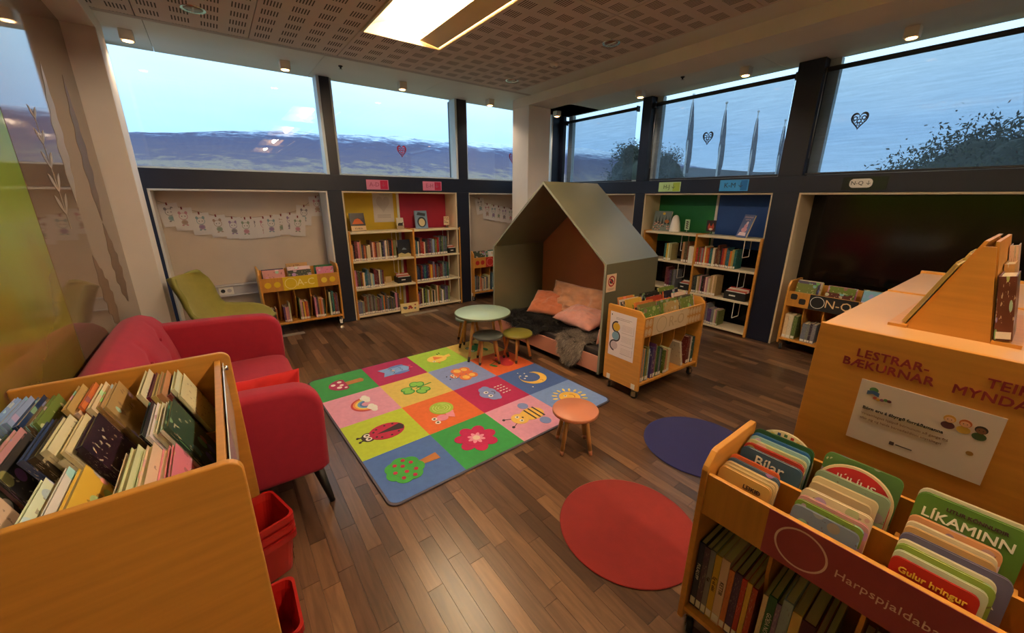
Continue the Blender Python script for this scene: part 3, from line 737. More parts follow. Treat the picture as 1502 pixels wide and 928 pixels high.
spl = ['leftmost square downlight on the soffit above the first hill window', 'square downlight on the soffit at the right end of the first hill window', 'square downlight on the soffit above the middle hill window', 'square downlight on the soffit just left of the white column',
       'downlight above the widest roller blind', 'downlight above the right end of the middle roller blind', 'downlight above the blind chain left of the middle blind', 'downlight right beside the white column above the narrow blind']
for (px, py), lab in zip(spot, spl):
    r = empty('downlight', T(px, py, ZC)); tag(r, lab, 'downlight', 'square downlights on the soffits')
    b_ = MB(); b_.box(-.045, .045, -.045, .045, -.075, 0); b_.build('housing', white_lam, r, bevel=.003)
    MB().cyl((0, 0, -.079), (0, 0, -.0752), .034, n=20).build('lens', glowm, r)
    ld = bpy.data.lights.new('downlight_bulb', 'SPOT'); ld.energy = DOWN_WATT; ld.color = (1.0, .78, .55); ld.spot_size = 2.2; ld.spot_blend = .8; ld.shadow_soft_size = .03
    lo = bpy.data.objects.new('bulb', ld); COL.objects.link(lo); lo.parent = r; lo.location = (0, 0, -.085)
    for o in r.children: o.matrix_parent_inverse = Matrix.Identity(4)
for (px, py), lab in (((.131, 4.095), 'round sunken ceiling fitting nearest the left column'), ((3.044, 4.13), 'round sunken ceiling fitting nearest the white column'), ((3.05, 2.68), 'round sunken ceiling fitting beside the right beam')):
    r = empty('sunken_spot', T(px, py, ZC)); tag(r, lab, 'ceiling spot', 'round sunken fittings')
    q = MB(); q.lathe([(.060, -.001), (.075, -.006), (.078, -.001), (.078, .0)], 28, caps=False); q.build('ring', chrome, r)
    MB().lathe([(.0, -.0035), (.050, -.002), (.055, .0)], 24).build('reflector', mat('copper_reflector', (150, 96, 70), .3, .05, 10, metal=.8), r)
    MB().box(-.006, .006, -.052, .052, -.007, -.003).build('crossbar', white_lam, r)
    for o in r.children: o.matrix_parent_inverse = Matrix.Identity(4)
r = empty('smoke_detector', T(3.02, 3.38, ZC)); tag(r, 'small white smoke detector on the perforated ceiling', 'smoke detector')
MB().lathe([(.0, -.03), (.03, -.03), (.042, -.022), (.05, 0)], 24).build('body', white_lam, r); MB().lathe([(.0, -.034), (.012, -.034), (.014, -.03)], 12).build('sensor', steel, r)
for o in r.children: o.matrix_parent_inverse = Matrix.Identity(4)
for (px, py), lab in (((1.32, 4.80), 'small black sprinkler head on the soffit above the first mullion'), ((4.46, 2.85), 'small black sprinkler head between two downlights above the blinds')):
    r = empty('sprinkler', T(px, py, ZC)); tag(r, lab, 'sprinkler', 'sprinkler heads')
    MB().lathe([(.022, 0), (.022, -.006), (.01, -.012), (.008, -.03), (.0, -.03)], 14).build('rose', rubber, r); MB().lathe([(.0, -.034), (.02, -.034), (.02, -.031), (.0, -.031)], 14).build('deflector', steel, r)
    for o in r.children: o.matrix_parent_inverse = Matrix.Identity(4)
# ================================================================== BOOK CARTS
_w = MB(); _w.cyl((-.011, 0, .031), (.011, 0, .031), .031, n=18); ME_WHEEL = _w.mesh('wheel', rubber)
_w = MB(); _w.cyl((-.0135, 0, .031), (.0135, 0, .031), .012, n=12); ME_HUB = _w.mesh('hub', chrome)
_w = MB(); _w.box(-.017, -.0135, -.012, .022, .018, .072); _w.box(.0135, .017, -.012, .022, .018, .072); _w.box(-.017, .017, -.006, .024, .066, .074); _w.cyl((0, .012, .072), (0, .012, .084), .009, n=10)
ME_FORK = _w.mesh('fork', chrome)
_w = MB(); _w.box(-.018, .018, -.003, 0, 0, .045); _w.cyl((0, -.004, .028), (0, -.003, .028), .007, n=10); ME_PLATE = _w.mesh('mounting_plate', white_lam)
def castor(root, x, y, rot=0.4):
    o = bpy.data.objects.new('castor', ME_FORK); COL.objects.link(o); o.parent = root; o.matrix_local = T(x, y, 0) @ RZ(rot)
    for nm, me in (('wheel', ME_WHEEL), ('hub', ME_HUB)):
        c = bpy.data.objects.new(nm, me); COL.objects.link(c); c.parent = o
def cart(M, W_, D, H, label, s0, s1, bins=3, slots=5, plates=True, kind='book_cart', rail=True):
    r = empty(kind, M); tag(r, label, 'book cart', 'wheeled birch book carts')
    prof = [(0, .085), (D, .085), (D, H - .01), (D - .01, H), (.06, H), (.045, H - .004), (.006, H - .045), (0, H - .06)]
    for xa in (0, W_ - .02):
        MB().prism(prof, xa, xa + .02, 'x').build('side_panel', birch, r, bevel=.003)
    MB().box(.02, W_ - .02, .006, .022, s0, s1).build('front_panel', birchx, r, bevel=.002)
    MB().box(.02, W_ - .02, D - .014, D - .002, .14, H - .05).build('back_panel', birchx, r)
    MB().box(.02, W_ - .02, .022, D - .014, s0 + .0, s0 + .014).build('bin_floor', birchx, r)
    if rail: MB().box(.02, W_ - .02, D * .47 - .006, D * .47 + .006, s0 + .014, s1 - .005).build('bin_rail', birchx, r)
    for k in range(1, bins):
        x = W_ * k / bins
        for ya, yb in ((.022, D * .47 - .006), (D * .47 + .006, D - .014)):
            MB().box(x - .005, x + .005, ya, yb, s0 + .014, s0 + .06).build('bin_divider', birch, r)
    MB().box(.02, W_ - .02, .004, D - .014, .125, .145).build('lower_shelf', birchx, r, bevel=.002)
    for k in range(1, slots):
        x = W_ * k / slots
        MB().prism([(.06, s0 - .001), (.06, s0 - .12), (.16, .145), (D - .014, .145), (D - .014, s0 - .001)], x - .005, x + .005, 'x').build('shelf_divider', birch, r)
    for k, (cx, cy) in enumerate(((.03, .05), (W_ - .03, .05), (.03, D - .05), (W_ - .03, D - .05))):
        castor(r, cx, cy, .5 + k)
    if plates:
        for cy in (.05, D - .06):
            o = bpy.data.objects.new('mounting_plate', ME_PLATE); COL.objects.link(o); o.parent = r; o.matrix_local = T(0, cy, .09) @ RZ(-PI / 2)
            o = bpy.data.objects.new('mounting_plate', ME_PLATE); COL.objects.link(o); o.parent = r; o.matrix_local = T(W_, cy, .09) @ RZ(PI / 2)
    return r
def bin_books(M, x0, x1, y0, z, n, seed, where, group, tilt=.3, h=(.19, .25), t=(.008, .02), parts=True, art=True, prefer=None, step=.002, order='front', dwid=(.75, .98), board=False):
    """Books standing in a bin with their covers to the front, leaning back; first book is the foremost."""
    rn = random.Random(seed); y = y0; out = []
    for i in range(n):
        th = rn.uniform(*t); bw = (x1 - x0) * rn.uniform(*dwid); bh = rn.uniform(*h) * (1 + .012 * i)
        nm, c = pick(rn, prefer); xx = x0 + (x1 - x0 - bw) * rn.random()
        y += th / math.cos(tilt) + step
        Mb = M @ T(xx, y, z + .001) @ RX(-tilt) @ RZ(-PI / 2) @ SCL(th, bw, bh)
        out.append(put_book(Mb, jit(rn, c), '%s book, %s from the front, %s' % (nm, ordw(i), where), group, parts, art, kind='picture_book', board=board))
    return out
def ring(r0, r1, n=40, cx=0, cy=0, a0=0, a1=2 * PI):
    full = abs(a1 - a0 - 2 * PI) < 1e-6
    return r0, r1, n, cx, cy, a0, a1, full
def draw_ring(mb, r0, r1, cx, cy, y, mi=0, n=40, a0=0.0, a1=2 * PI, sx=1.0):
    """flat ring in the xz plane at depth y, facing -y"""
    vs = []
    for i in range(n + 1):
        t_ = a0 + (a1 - a0) * i / n
        for rr in (r0, r1): vs.append((cx + rr * math.cos(t_) * sx, y, cy + rr * math.sin(t_)))
    mb.add(vs, [(2 * i, 2 * i + 1, 2 * i + 3, 2 * i + 2)[::-1] for i in range(n)], mi)
def draw_poly(mb, pts, y, mi=0): mb.prism(pts, y - .0003, y, 'y', mi)

# ---- A-C cart (yellow sign), far wall
M = T(.285, 5.20, 0)
c_ac = cart(M, .86, .34, .80, 'birch book cart with yellow A-C sign in the garland niche', .535, .695, rail=False)
yel = flat((222, 186, 30)); yel2 = flat((240, 208, 70)); paleink = flat((244, 226, 150))
s = MB().box(.235, .605, .0045, .0055, .537, .692).build('sign_plate', yel, c_ac)
q = MB(); draw_ring(q, .058, .064, .315, .615, .004); q.build('circle', paleink, c_ac)
text('A-C', .115, paleink, c_ac, T(.475, .004, .615) @ FACE)
for k, cx in enumerate((.08, .175, .68, .775)):
    q = MB(); draw_poly(q, ell(cx, .615, .034, .034, 20), .0055, 0); q.build('sticker', yel if k != 2 else yel2, c_ac)
G1 = 'books in the yellow A-C cart'
bin_books(M, .04, .275, .03, .551, 4, 1, 'left bin of the A-C cart', G1, .12, (.20, .24), prefer=['maroon', 'pink', 'white'])
bin_books(M, .305, .56, .03, .551, 6, 2, 'middle bin of the A-C cart', G1, .12, (.20, .26), prefer=['charcoal', 'white', 'grey'], step=.012)
bin_books(M, .60, .82, .03, .551, 5, 3, 'right bin of the A-C cart', G1, .12, (.20, .25), prefer=['black', 'teal', 'pink'], step=.008)
for k, (n_, hh_) in enumerate(((8, (.16, .19)), (4, (.18, .24)), (7, (.18, .28)), (7, (.2, .27)), (6, (.22, .31)))):
    shelf_books(M @ T(.172 * k + .026, .03, .1455), .148, 20 + k, 'in %s lower slot of the A-C cart' % ORD[k], G1, hh_, (.008, .022), .17, .33, count=n_, parts=False)
# ---- red cart behind the house
M = T(3.13, 5.24, 0)
c_rd = cart(M, .86, .34, .80, 'birch book cart with red sign beside the play house', .535, .695, rail=False)
red1 = flat((176, 34, 36))
MB().box(.235, .605, .0045, .0055, .537, .692).build('sign_plate', red1, c_rd)
q = MB(); draw_ring(q, .058, .064, .315, .615, .004); q.build('circle', flat((226, 150, 130)), c_rd)
for cx in (.08, .175):
    q = MB(); draw_poly(q, ell(cx, .615, .036, .036, 20), .0055, 0); q.build('sticker', red1, c_rd)
G2 = 'books in the red-signed cart'
bin_books(M, .04, .275, .03, .551, 5, 5, 'left bin of the red-signed cart', G2, .12, (.20, .25), prefer=['white', 'charcoal'], step=.012)
bin_books(M, .32, .56, .03, .551, 5, 6, 'middle bin of the red-signed cart', G2, .12, (.20, .25), prefer=['white', 'grey', 'tan'], step=.012)
for k in range(3):
    shelf_books(M @ T(.172 * k + .026, .03, .1455), .146, 30 + k, 'in %s lower slot of the red-signed cart' % ORD[k], G2, (.2, .28), (.012, .026), .17, .33, prefer=['cream', 'charcoal', 'grey blue'])
# ---- R-Ö cart beside the play house
M = T(2.545, 1.705, 0) @ RZ(math.radians(-1))
c_ro = cart(M, .88, .37, .757, 'birch book cart with R-Ö strip standing against the play house', .545, .706)
pale = flat((214, 186, 146)); faint = flat((196, 164, 122))
MB().box(.12, .60, .0045, .0055, .547, .704).build('sign_strip', pale, c_ro)
q = MB(); draw_ring(q, .062, .068, .235, .625, .004); q.build('circle', flat((176, 150, 110)), c_ro)
text('R-Ö', .13, faint, c_ro, T(.445, .004, .625) @ FACE)
for cx0, nn in ((.04, 2), (.615, 5)):
    for i in range(nn):
        for j in range(2):
            cx = cx0 + .045 * i; cz = .588 + .076 * j; q = MB(); draw_ring(q, .021, .031, cx, cz, .004, 0, 16, sx=.68); draw_poly(q, ell(cx, cz, .012, .018, 12), .0055, 0); q.build('sticker', pale, c_ro)
G3 = 'books in the R-Ö cart'
warm = ['orange', 'red', 'black', 'yellow', 'cream', 'olive green', 'charcoal']
for cidx, nm in enumerate(('left', 'middle', 'right')):
    x0 = .04 + .28 * cidx
    bin_books(M, x0, x0 + .245, .035, .561, 5, 40 + cidx, 'front %s bin of the R-Ö cart' % nm, G3, .22, (.20, .235), (.010, .022), prefer=warm)
    bin_books(M, x0, x0 + .245, .20, .561, 4, 50 + cidx, 'rear %s bin of the R-Ö cart' % nm, G3, .2, (.215, .25), (.010, .022), prefer=warm, step=.004)
shelf_books(M @ T(.024, .02, .1455), .145, 60, 'in first lower slot of the R-Ö cart', G3, (.24, .30), (.015, .028), .18, .33, parts=True, prefer=['olive green', 'tan', 'dark green'])
shelf_books(M @ T(.185, .02, .1455), .155, 61, 'in second lower slot of the R-Ö cart', G3, (.25, .32), (.016, .03), .18, .33, parts=True, prefer=['charcoal', 'violet', 'dark green'])
shelf_books(M @ T(.36, .02, .1455), .12, 62, 'in third lower slot of the R-Ö cart', G3, (.19, .22), (.016, .03), .17, .33, parts=True, prefer=['cream', 'white', 'tan'])
for k, (xx, lab) in enumerate(((.545, 'leaning cream book in fourth lower slot of the R-Ö cart'),)):
    put_book(M @ T(xx + .09, .02, .146) @ RY(-.28) @ SCL(.028, .17, .25), (214, 200, 172), lab, G3, True, False)
shelf_books(M @ T(.715, .02, .1455), .14, 64, 'in last lower slot of the R-Ö cart', G3, (.24, .27), (.03, .05), .18, .33, parts=True, prefer=['cream', 'white'])
# notice taped to the end panel
r = empty('notice', M @ T(-.0012, .335, .70) @ RZ(-PI / 2)); tag(r, 'white paper notice with three linked circles on the cart end panel', 'notice')
pw, ph = .262, .385
MB().box(0, pw, -.0004, .0008, -ph, 0).build('sheet', mat('notice_paper', (226, 212, 214), .7, .02, 10), r)
q = MB()
cs = [(.072, -.125, flat((200, 158, 40))), (.066, -.205, flat((116, 152, 178))), (.060, -.29, flat((196, 176, 182)))]
draw_ring(q, .037, .050, .072, -.125, -.0008, 0, 30, PI * .42, PI * 1.55); draw_ring(q, .037, .050, .066, -.205, -.0008, 0, 30, -PI * .5, PI * .42); draw_ring(q, .037, .050, .060, -.29, -.0008, 0, 30, PI * .45, PI * 1.5)
q.build('dark_band', flat((52, 40, 46)), r)
for cx, cy, mm in cs:
    q = MB(); draw_poly(q, ell(cx, cy, .036, .036, 26), -.0008); q.build('circle', mm, r)
q = MB(); 
for i in range(2): q.box(.06, .22 - .02 * i, -.0009, -.0004, -.046 - .012 * i, -.043 - .012 * i)
for k, zt in enumerate((-.085, -.18, -.285)):
    zb = zt - (.075, .085, .06)[k]; q.box(.125, .245, -.0009, -.0004, zb - .002, zb); q.box(.243, .245, -.0009, -.0004, zb, zt)
    for i in range(5): q.box(.128, .232, -.0007, -.0004, zt - .012 - .011 * i, zt - .0105 - .011 * i)
q.build('printed_lines', flat((150, 128, 132)), r)
q = MB(); draw_poly(q, [(.012, -.02), (.02, -.02), (.02, -.034), (.012, -.034)], -.0008); q.build('crest', flat((44, 60, 50)), r)
# ---- N-Q cart, right wall
M = T(4.80, 1.535, 0) @ RZ(-PI / 2)
c_n = cart(M, .86, .34, .775, 'birch book cart with black N-Q sign in front of the black niche', .51, .668, rail=False)
blk = flat((30, 26, 26))
MB().box(.215, .605, .0045, .0055, .512, .666).build('sign_plate', blk, c_n)
q = MB(); draw_ring(q, .056, .061, .285, .592, .004); q.build('circle', inkwhite, c_n)
text('N-Q', .115, flat((226, 190, 140)), c_n, T(.455, .004, .592) @ FACE)
for cx, cz in ((.075, .615), (.155, .575)):
    q = MB(); draw_poly(q, rrect(cx - .03, cx + .03, cz - .03, cz + .03, .016), .0055, 0); q.build('sticker', blk, c_n)
G4 = 'books in the black-signed N-Q cart'
bin_books(M, .05, .27, .03, .526, 5, 70, 'left bin of the N-Q cart', G4, .15, (.20, .26), prefer=['olive green', 'cream', 'violet'], step=.012)
bin_books(M, .31, .55, .03, .526, 5, 71, 'middle bin of the N-Q cart', G4, .15, (.18, .25), prefer=['pink', 'olive green', 'cream'], step=.012)
bin_books(M, .59, .82, .03, .526, 5, 72, 'right bin of the N-Q cart', G4, .15, (.20, .25), prefer=['cream', 'violet', 'light blue'], step=.012)
shelf_books(M @ T(.026, .03, .1455), .135, 75, 'in first lower slot of the N-Q cart', G4, (.24, .27), (.03, .045), .17, .33, prefer=['olive green', 'cream'], count=4)
shelf_books(M @ T(.198, .03, .1455), .14, 76, 'in second lower slot of the N-Q cart', G4, (.19, .22), (.02, .04), .17, .33, prefer=['brown', 'grey', 'charcoal'])
shelf_books(M @ T(.370, .03, .1455), .14, 77, 'in third lower slot of the N-Q cart', G4, (.2, .25), (.015, .03), .17, .33)

# ---- Harpspjaldabækur cart, front right
M = T(1.165, .505, 0) @ RZ(math.radians(-90 + 1.0))
MR = M
c_h = cart(M, .90, .355, .80, 'birch book cart with dusky red Harpspjaldabækur sign in the right foreground', .572, .73, bins=4, slots=4)
dus = mat('dusky_red_sign', (164, 66, 76), .45, .04, 20)
MB().box(.205, .70, .0045, .0058, .573, .729).build('sign_plate', dus, c_h)
pinkw = flat((240, 204, 190))
q = MB(); draw_ring(q, .0585, .064, .295, .652, .004); q.build('circle', pinkw, c_h)
text('Harpspjaldabækur', .034, pinkw, c_h, T(.375, .004, .645) @ FACE, align='LEFT', sp=1.03)
G5 = 'board books in the Harpspjaldabækur cart'
def board_book(x, y, w_, h_, th, rgb, lab, tilt=.30, cover_text=None, plain=False):
    h_ *= .83
    R_ = put_book(MR @ T(x, y, .5875) @ RX(-tilt) @ RZ(-PI / 2) @ SCL(th, w_, h_), rgb, lab, G5, True, True, 'board_book', True, plain)
    if cover_text:
        for (s_, sz, u, v, mm) in cover_text:
            F = Matrix(((0, 0, 1, th + .0006), (1, 0, 0, w_ * u), (0, 1, 0, h_ * v), (0, 0, 0, 1)))
            text(s_, sz, mm, R_, SCL(1 / th, 1 / w_, 1 / h_) @ F, 'title', bold=.0005)
    return R_
C0 = [.026, .236, .457, .688]
gold = flat((238, 200, 70)); dark = flat((66, 40, 40)); wht = flat((240, 234, 220))
# column 1
y = .028
for k, (w_, h_, th, rgb, lab, tx, pl) in enumerate(((.155, .185, .016, (214, 166, 92), 'tan board book with dark title, foremost in the far left front bin', [('LEIKIÐ', .018, .68, .80, dark), ('VIÐ SIMBA', .018, .68, .67, dark)], True),
        (.158, .187, .014, (206, 180, 130), 'cream board book right behind the foremost tan one', None, True), (.160, .190, .014, (222, 196, 150), 'pale board book third in the far left front bin', None, True),
        (.158, .196, .014, (70, 92, 120), 'board book with orange and slate blue cover in the far left front bin', None, False), (.150, .205, .012, (206, 92, 50), 'orange board book rearmost in the far left front bin', None, True))):
    y += th / math.cos(.3) + .0025; board_book(C0[0], y, w_, h_, th, rgb, lab, .3, tx, pl)
y = .180
for k, (w_, h_, th, rgb, lab, tx, pl) in enumerate(((.185, .205, .016, (58, 88, 116), 'slate blue board book titled Bílar in the far left rear bin', [('Bílar', .05, .5, .80, wht)], True),
        (.182, .215, .014, (170, 44, 34), 'red board book behind the Bílar book', None, False), (.182, .222, .014, (196, 200, 150), 'red and cream board book third in the far left rear bin', None, False),
        (.185, .232, .012, (150, 190, 196), 'pale blue landscape board book with yellow sun', None, False), (.18, .238, .012, (40, 92, 150), 'bright blue board book in the far left rear bin', None, True), (.185, .25, .012, (28, 76, 46), 'dark green board book in the far left rear bin', None, True))):
    y += th / math.cos(.25) + .003; board_book(C0[0] + .004, y, w_, h_, th, rgb, lab, .25, tx, pl)
def shaped_book(M_, pts, th, rgb, lab, extra=None):
    r_ = empty('shaped_board_book', M_); tag(r_, lab, 'book', G5)
    n_ = len(pts)
    o = MB().prism(pts, -th, -th * .78, 'y').prism(pts, -th * .22, 0, 'y').build('cover', plain_cover, r_); o.color = lin(*rgb)
    cx = sum(p[0] for p in pts) / n_; cz = sum(p[1] for p in pts) / n_
    MB().prism([(cx + (a - cx) * .97, cz + (b - cz) * .97) for a, b in pts], -th * .78, -th * .22, 'y').build('page_block', pages, r_)
    if extra: extra(r_, th)
    return r_
def arch(w_, h_, n_=18):
    return [(0, 0), (w_, 0)] + [(w_ / 2 + w_ / 2 * math.cos(t_), h_ * .62 + h_ * .38 * math.sin(t_)) for t_ in [PI * i / n_ for i in range(n_ + 1)]]
def squares(r_, th):
    q = MB(); cols = [flat((180, 44, 38)), flat((60, 96, 60)), flat((50, 76, 120)), flat((214, 180, 90))]
    for i in range(11):
        a = PI * (.1 + .8 * i / 10); cx = .095 + .082 * math.cos(a); cz = .222 * .62 + .222 * .38 * math.sin(a) * .86
        draw_poly(q, [(cx - .005, cz - .005), (cx + .005, cz - .005), (cx + .005, cz + .005), (cx - .005, cz + .005)], -th - .0001, i % 4)
    q.build('printed_squares', cols, r_)
shaped_book(MR @ T(C0[0], .299, .5875) @ RX(-.25), arch(.19, .222), .012, (224, 206, 170), 'arched cream board book with coloured squares at the back', squares)
# column 2
y = .028
for k, (w_, h_, th, rgb, lab, tx, pl) in enumerate(((.155, .185, .010, (120, 134, 160), 'blue and lilac board book foremost in second front bin', None, False), (.158, .195, .014, (112, 140, 52), 'leafy green board book second in second front bin', None, False),
        (.165, .20, .014, (208, 148, 150), 'pink and blue striped board book in second front bin', None, False), (.165, .215, .020, (222, 204, 170), 'cream board book with owls and leaves in second front bin', None, False))):
    y += th / math.cos(.3) + .004; board_book(C0[1] + .005, y, w_, h_, th, rgb, lab, .3, tx, pl)
y = .180
for k, (w_, h_, th, rgb, lab, tx, pl) in enumerate(((.15, .19, .012, (214, 190, 150), 'low cream board book foremost in second rear bin', None, True), (.16, .205, .012, (224, 204, 164), 'cream board book with a small red dot in second rear bin', [('Evu bók', .009, .5, .86, dark)], True),
        (.18, .222, .016, (138, 158, 132), 'grey green board book with branches in second rear bin', None, False))):
    y += th / math.cos(.25) + .004; board_book(C0[1] + .004, y, w_, h_, th, rgb, lab, .25, tx, pl)
def melon(r_, th):
    q = MB(); P = arch(.19, .222); cx, cz = .095, .11
    draw_poly(q, [(cx + (a - cx) * .93, cz + (b - cz) * .94) for a, b in P], -th - .0001, 0); q.build('red_flesh', flat((186, 30, 34)), r_)
    text('JÚLÍUS', .034, wht, r_, T(.095, -th - .0006, .172) @ FACE, 'title')
shaped_book(MR @ T(C0[1] + .002, .258, .5875) @ RX(-.25), arch(.19, .222), .014, (226, 204, 160), 'arched watermelon-red board book with white lettering', melon)
board_book(C0[1] + .004, .290, .19, .27, .012, (84, 120, 66), 'green board book behind the watermelon-red one', .25, None, False)
# column 3
y = .028
for k, (w_, h_, th, rgb, lab, tx, pl) in enumerate(((.15, .185, .010, (176, 34, 30), 'red board book titled Gulur hringur', [('Gulur hringur', .021, .5, .82, gold)], True), (.16, .195, .014, (196, 206, 176), 'pale grey green board book behind Gulur hringur', None, True),
        (.168, .205, .016, (136, 158, 62), 'lime green board book in third front bin', None, False), (.168, .21, .012, (226, 214, 188), 'cream board book in third front bin', None, True), (.19, .222, .016, (92, 88, 118), 'violet grey board book with a pale oval in third front bin', [('DÝR', .032, .75, .62, wht)], True))):
    y += th / math.cos(.3) + .0018; board_book(C0[2] + .003, y, w_, h_, th, rgb, lab, .3, tx, pl)
y = .180
for k, (w_, h_, th, rgb, lab, tx, pl) in enumerate(((.165, .19, .012, (216, 176, 120), 'tan board book foremost in third rear bin', None, True), (.165, .198, .012, (228, 212, 180), 'cream board book second in third rear bin', None, True),
        (.17, .21, .014, (222, 158, 110), 'cream and orange board book in third rear bin', None, False), (.20, .285, .018, (84, 124, 50), 'large green board book titled LÍKAMINN', [('LITLIR KÖNNUÐIR', .013, .56, .905, dark), ('LÍKAMINN', .036, .5, .78, wht)], True),
        (.20, .29, .012, (224, 208, 176), 'tall cream and red book behind LÍKAMINN', None, True))):
    y += th / math.cos(.25) + .004; board_book(C0[2] + .004, y, w_, h_, th, rgb, lab, .25, tx, pl)
# column 4
y = .03
for k, (w_, h_, th, rgb, lab) in enumerate(((.17, .20, .016, (188, 92, 84), 'red spiral-bound board book at the right edge'), (.17, .21, .014, (210, 180, 130), 'tan board book behind the spiral-bound one'))):
    y += th / math.cos(.3) + .006; R_ = board_book(C0[3] + .008, y, w_, h_, th, rgb, lab, .3)
    if k == 0:
        q = MB()
        for i in range(16): q.cyl((-.15, -.01, .04 + .058 * i), (1.15, -.01, .04 + .058 * i), .012, n=6)
        q.build('spiral_binding', steel, R_)
y = .184
for k, (w_, h_, th, rgb, lab) in enumerate(((.18, .22, .016, (120, 134, 90), 'olive board book in fourth rear bin'), (.18, .24, .016, (196, 168, 120), 'beige board book in fourth rear bin'))):
    y += th / math.cos(.25) + .006; board_book(C0[3] + .004, y, w_, h_, th, rgb, lab, .25)
G6 = 'spine-out books on the lower shelf of the Harpspjaldabækur cart'
lowA = [(.020, (34, 44, 74), 'dark blue', .29, 'FULALUPP'), (.018, (86, 62, 84), 'plum', .285, None), (.017, (128, 128, 126), 'grey', .288, 'Gjá'), (.02, (206, 166, 50), 'yellow and teal', .283, 'Ég vil ekki'), (.026, (218, 186, 160), 'pale pink', .288, 'KETTIR'), (.017, (204, 116, 64), 'orange', .262, None),
        (.022, (72, 46, 82), 'violet', .268, None), (.015, (176, 52, 36), 'red', .262, None), (.014, (212, 172, 66), 'yellow', .262, None), (.016, (162, 58, 36), 'rust red', .255, None)]
lowB = [(.013, (214, 190, 150), 'cream', .26, None), (.022, (44, 96, 58), 'green and red', .27, 'GÓÐA NÓTT'), (.012, (120, 96, 130), 'lilac', .26, None), (.026, (136, 150, 158), 'silver grey', .29, None), (.024, (216, 178, 96), 'pale yellow', .27, 'Lóa'), (.034, (78, 36, 46), 'dark plum', .265, 'GÍTAR'), (.016, (168, 60, 40), 'brick red', .25, None), (.018, (128, 96, 66), 'brown', .25, None)]
lowC = [(.02, (120, 92, 60), 'brown', .22, None), (.02, (160, 130, 90), 'tan', .22, None), (.02, (96, 70, 50), 'dark brown', .21, None), (.02, (140, 110, 80), 'beige', .21, None), (.02, (104, 84, 66), 'grey brown', .2, None)]
for xs, lst, wh in ((.024, lowA, 'nearest slot'), (.236, lowB, 'second slot'), (.46, lowC, 'third slot')):
    x = xs
    for th, rgb, nm, h_, tt in lst:
        lab = '%s %s spine-out book on lower shelf, %s of the Harpspjaldabækur cart' % (nm, 'lettered' if tt else 'plain', wh)
        R_ = put_book(MR @ T(x, .03, .146) @ SCL(th, .2, h_), rgb, lab, G6, True, False, 'picture_book', False, bool(tt))
        if tt:
            F = T(th / 2, -.0008, h_ * .56) @ FACE @ RZ(-PI / 2)
            Z = text(tt, min(th * .8, .018), wht if sum(rgb) < 330 else dark, R_, SCL(1 / th, 1 / .2, 1 / h_) @ F, 'title')
        x += th + .0012

# ---- tall browser bin, front left, against the glass
XL = -.045
M = T(XL, 1.056, 0) @ RZ(PI / 2); ML = M
WL, DL, HL = .885, .603, .98
r = empty('book_browser', M); tag(r, 'tall birch browser bin full of picture books in the left foreground', 'browser bin')
prof = rrect(0, DL, .03, HL, .035, 6, (0, 1, 0, 0))
for xa in (0, WL - .022): MB().prism(prof, xa, xa + .022, 'x').build('side_panel', birch, r, bevel=.004)
MB().box(.022, WL - .022, .035, .055, .68, .952).build('front_panel', birchx, r, bevel=.002)
MB().box(.03, WL - .03, .026, .029, .72, .94).build('clear_sign_holder', mat('clear_acrylic', (220, 224, 222), .05, .02, 5, spec=.8), r)
for xx in (.045, WL - .06): MB().cyl((xx, .012, .925), (xx, .034, .925), .010, n=12).build('clip', chrome, r)
MB().box(.022, WL - .022, DL - .02, DL - .004, .40, .86).build('back_panel', birchx, r)
MB().box(.022, WL - .022, .055, DL - .02, .695, .71).build('bin_floor', birchx, r)
for k in (1, 2): 
    yy = .055 + (DL - .075) * k / 3; MB().box(.022, WL - .022, yy - .006, yy + .006, .71, .84).build('bin_rail', birchx, r)
for k in (1, 2):
    xx = .022 + (WL - .044) * k / 3
    for j in range(3):
        ya = .055 + (DL - .075) * j / 3 + .007; MB().box(xx - .006, xx + .006, ya, ya + (DL - .075) / 3 - .014, .71, .78).build('bin_divider', birch, r)
MB().box(.022, WL - .022, .24, DL - .02, .06, .08).build('lower_shelf', birchx, r); MB().box(.022, WL - .022, DL - .05, DL - .036, .08, .40).build('lower_back', birchx, r)
for k, (cx, cy) in enumerate(((.011, .05), (WL - .011, .05), (.011, DL - .05), (WL - .011, DL - .05))): MB().box(cx - .02, cx + .02, cy - .02, cy + .02, 0, .03).build('foot', rubber, r)
G7 = 'picture books in the tall browser bin'
nmr = ('near', 'middle', 'far'); nmc = ('front', 'central', 'glass-side')
prefs = {(0, 0): ['violet', 'cream', 'pink', 'white', 'cream'], (0, 1): ['yellow', 'cream', 'black', 'white', 'cream'], (0, 2): ['white', 'maroon', 'cream', 'tan', 'cream'], (1, 0): ['cream', 'white', 'tan', 'yellow', 'white'], (1, 1): ['cream', 'maroon', 'white', 'black', 'cream'], (1, 2): ['orange', 'cream', 'white', 'tan', 'cream'],
         (2, 0): ['light blue', 'pink', 'cream', 'white', 'cream'], (2, 1): ['cream', 'charcoal', 'white', 'cream', 'red'], (2, 2): ['dark blue', 'brown', 'light blue', 'white', 'cream']}
for j in range(3):                      # depth column, 0 = front (right in view)
    for i in range(3):                  # along the bin, 0 = near the viewer
        x0 = .03 + (WL - .06) * i / 3 + .012; x1 = x0 + (WL - .06) / 3 - .03
        y0 = .064 + (DL - .075) * j / 3
        n_ = (7, 6, 7)[(i + j) % 3]
        bin_books(M, x0, x1, y0, .711, n_, 100 + 10 * j + i, '%s %s compartment of the tall browser bin' % (nmr[i], nmc[j]), G7, .36 if j < 2 else .27, (.235, .268) if i else (.21, .24), (.007, .017), True, i + j != 2, prefs[(j, i)], .0012, dwid=(.8, 1.0))
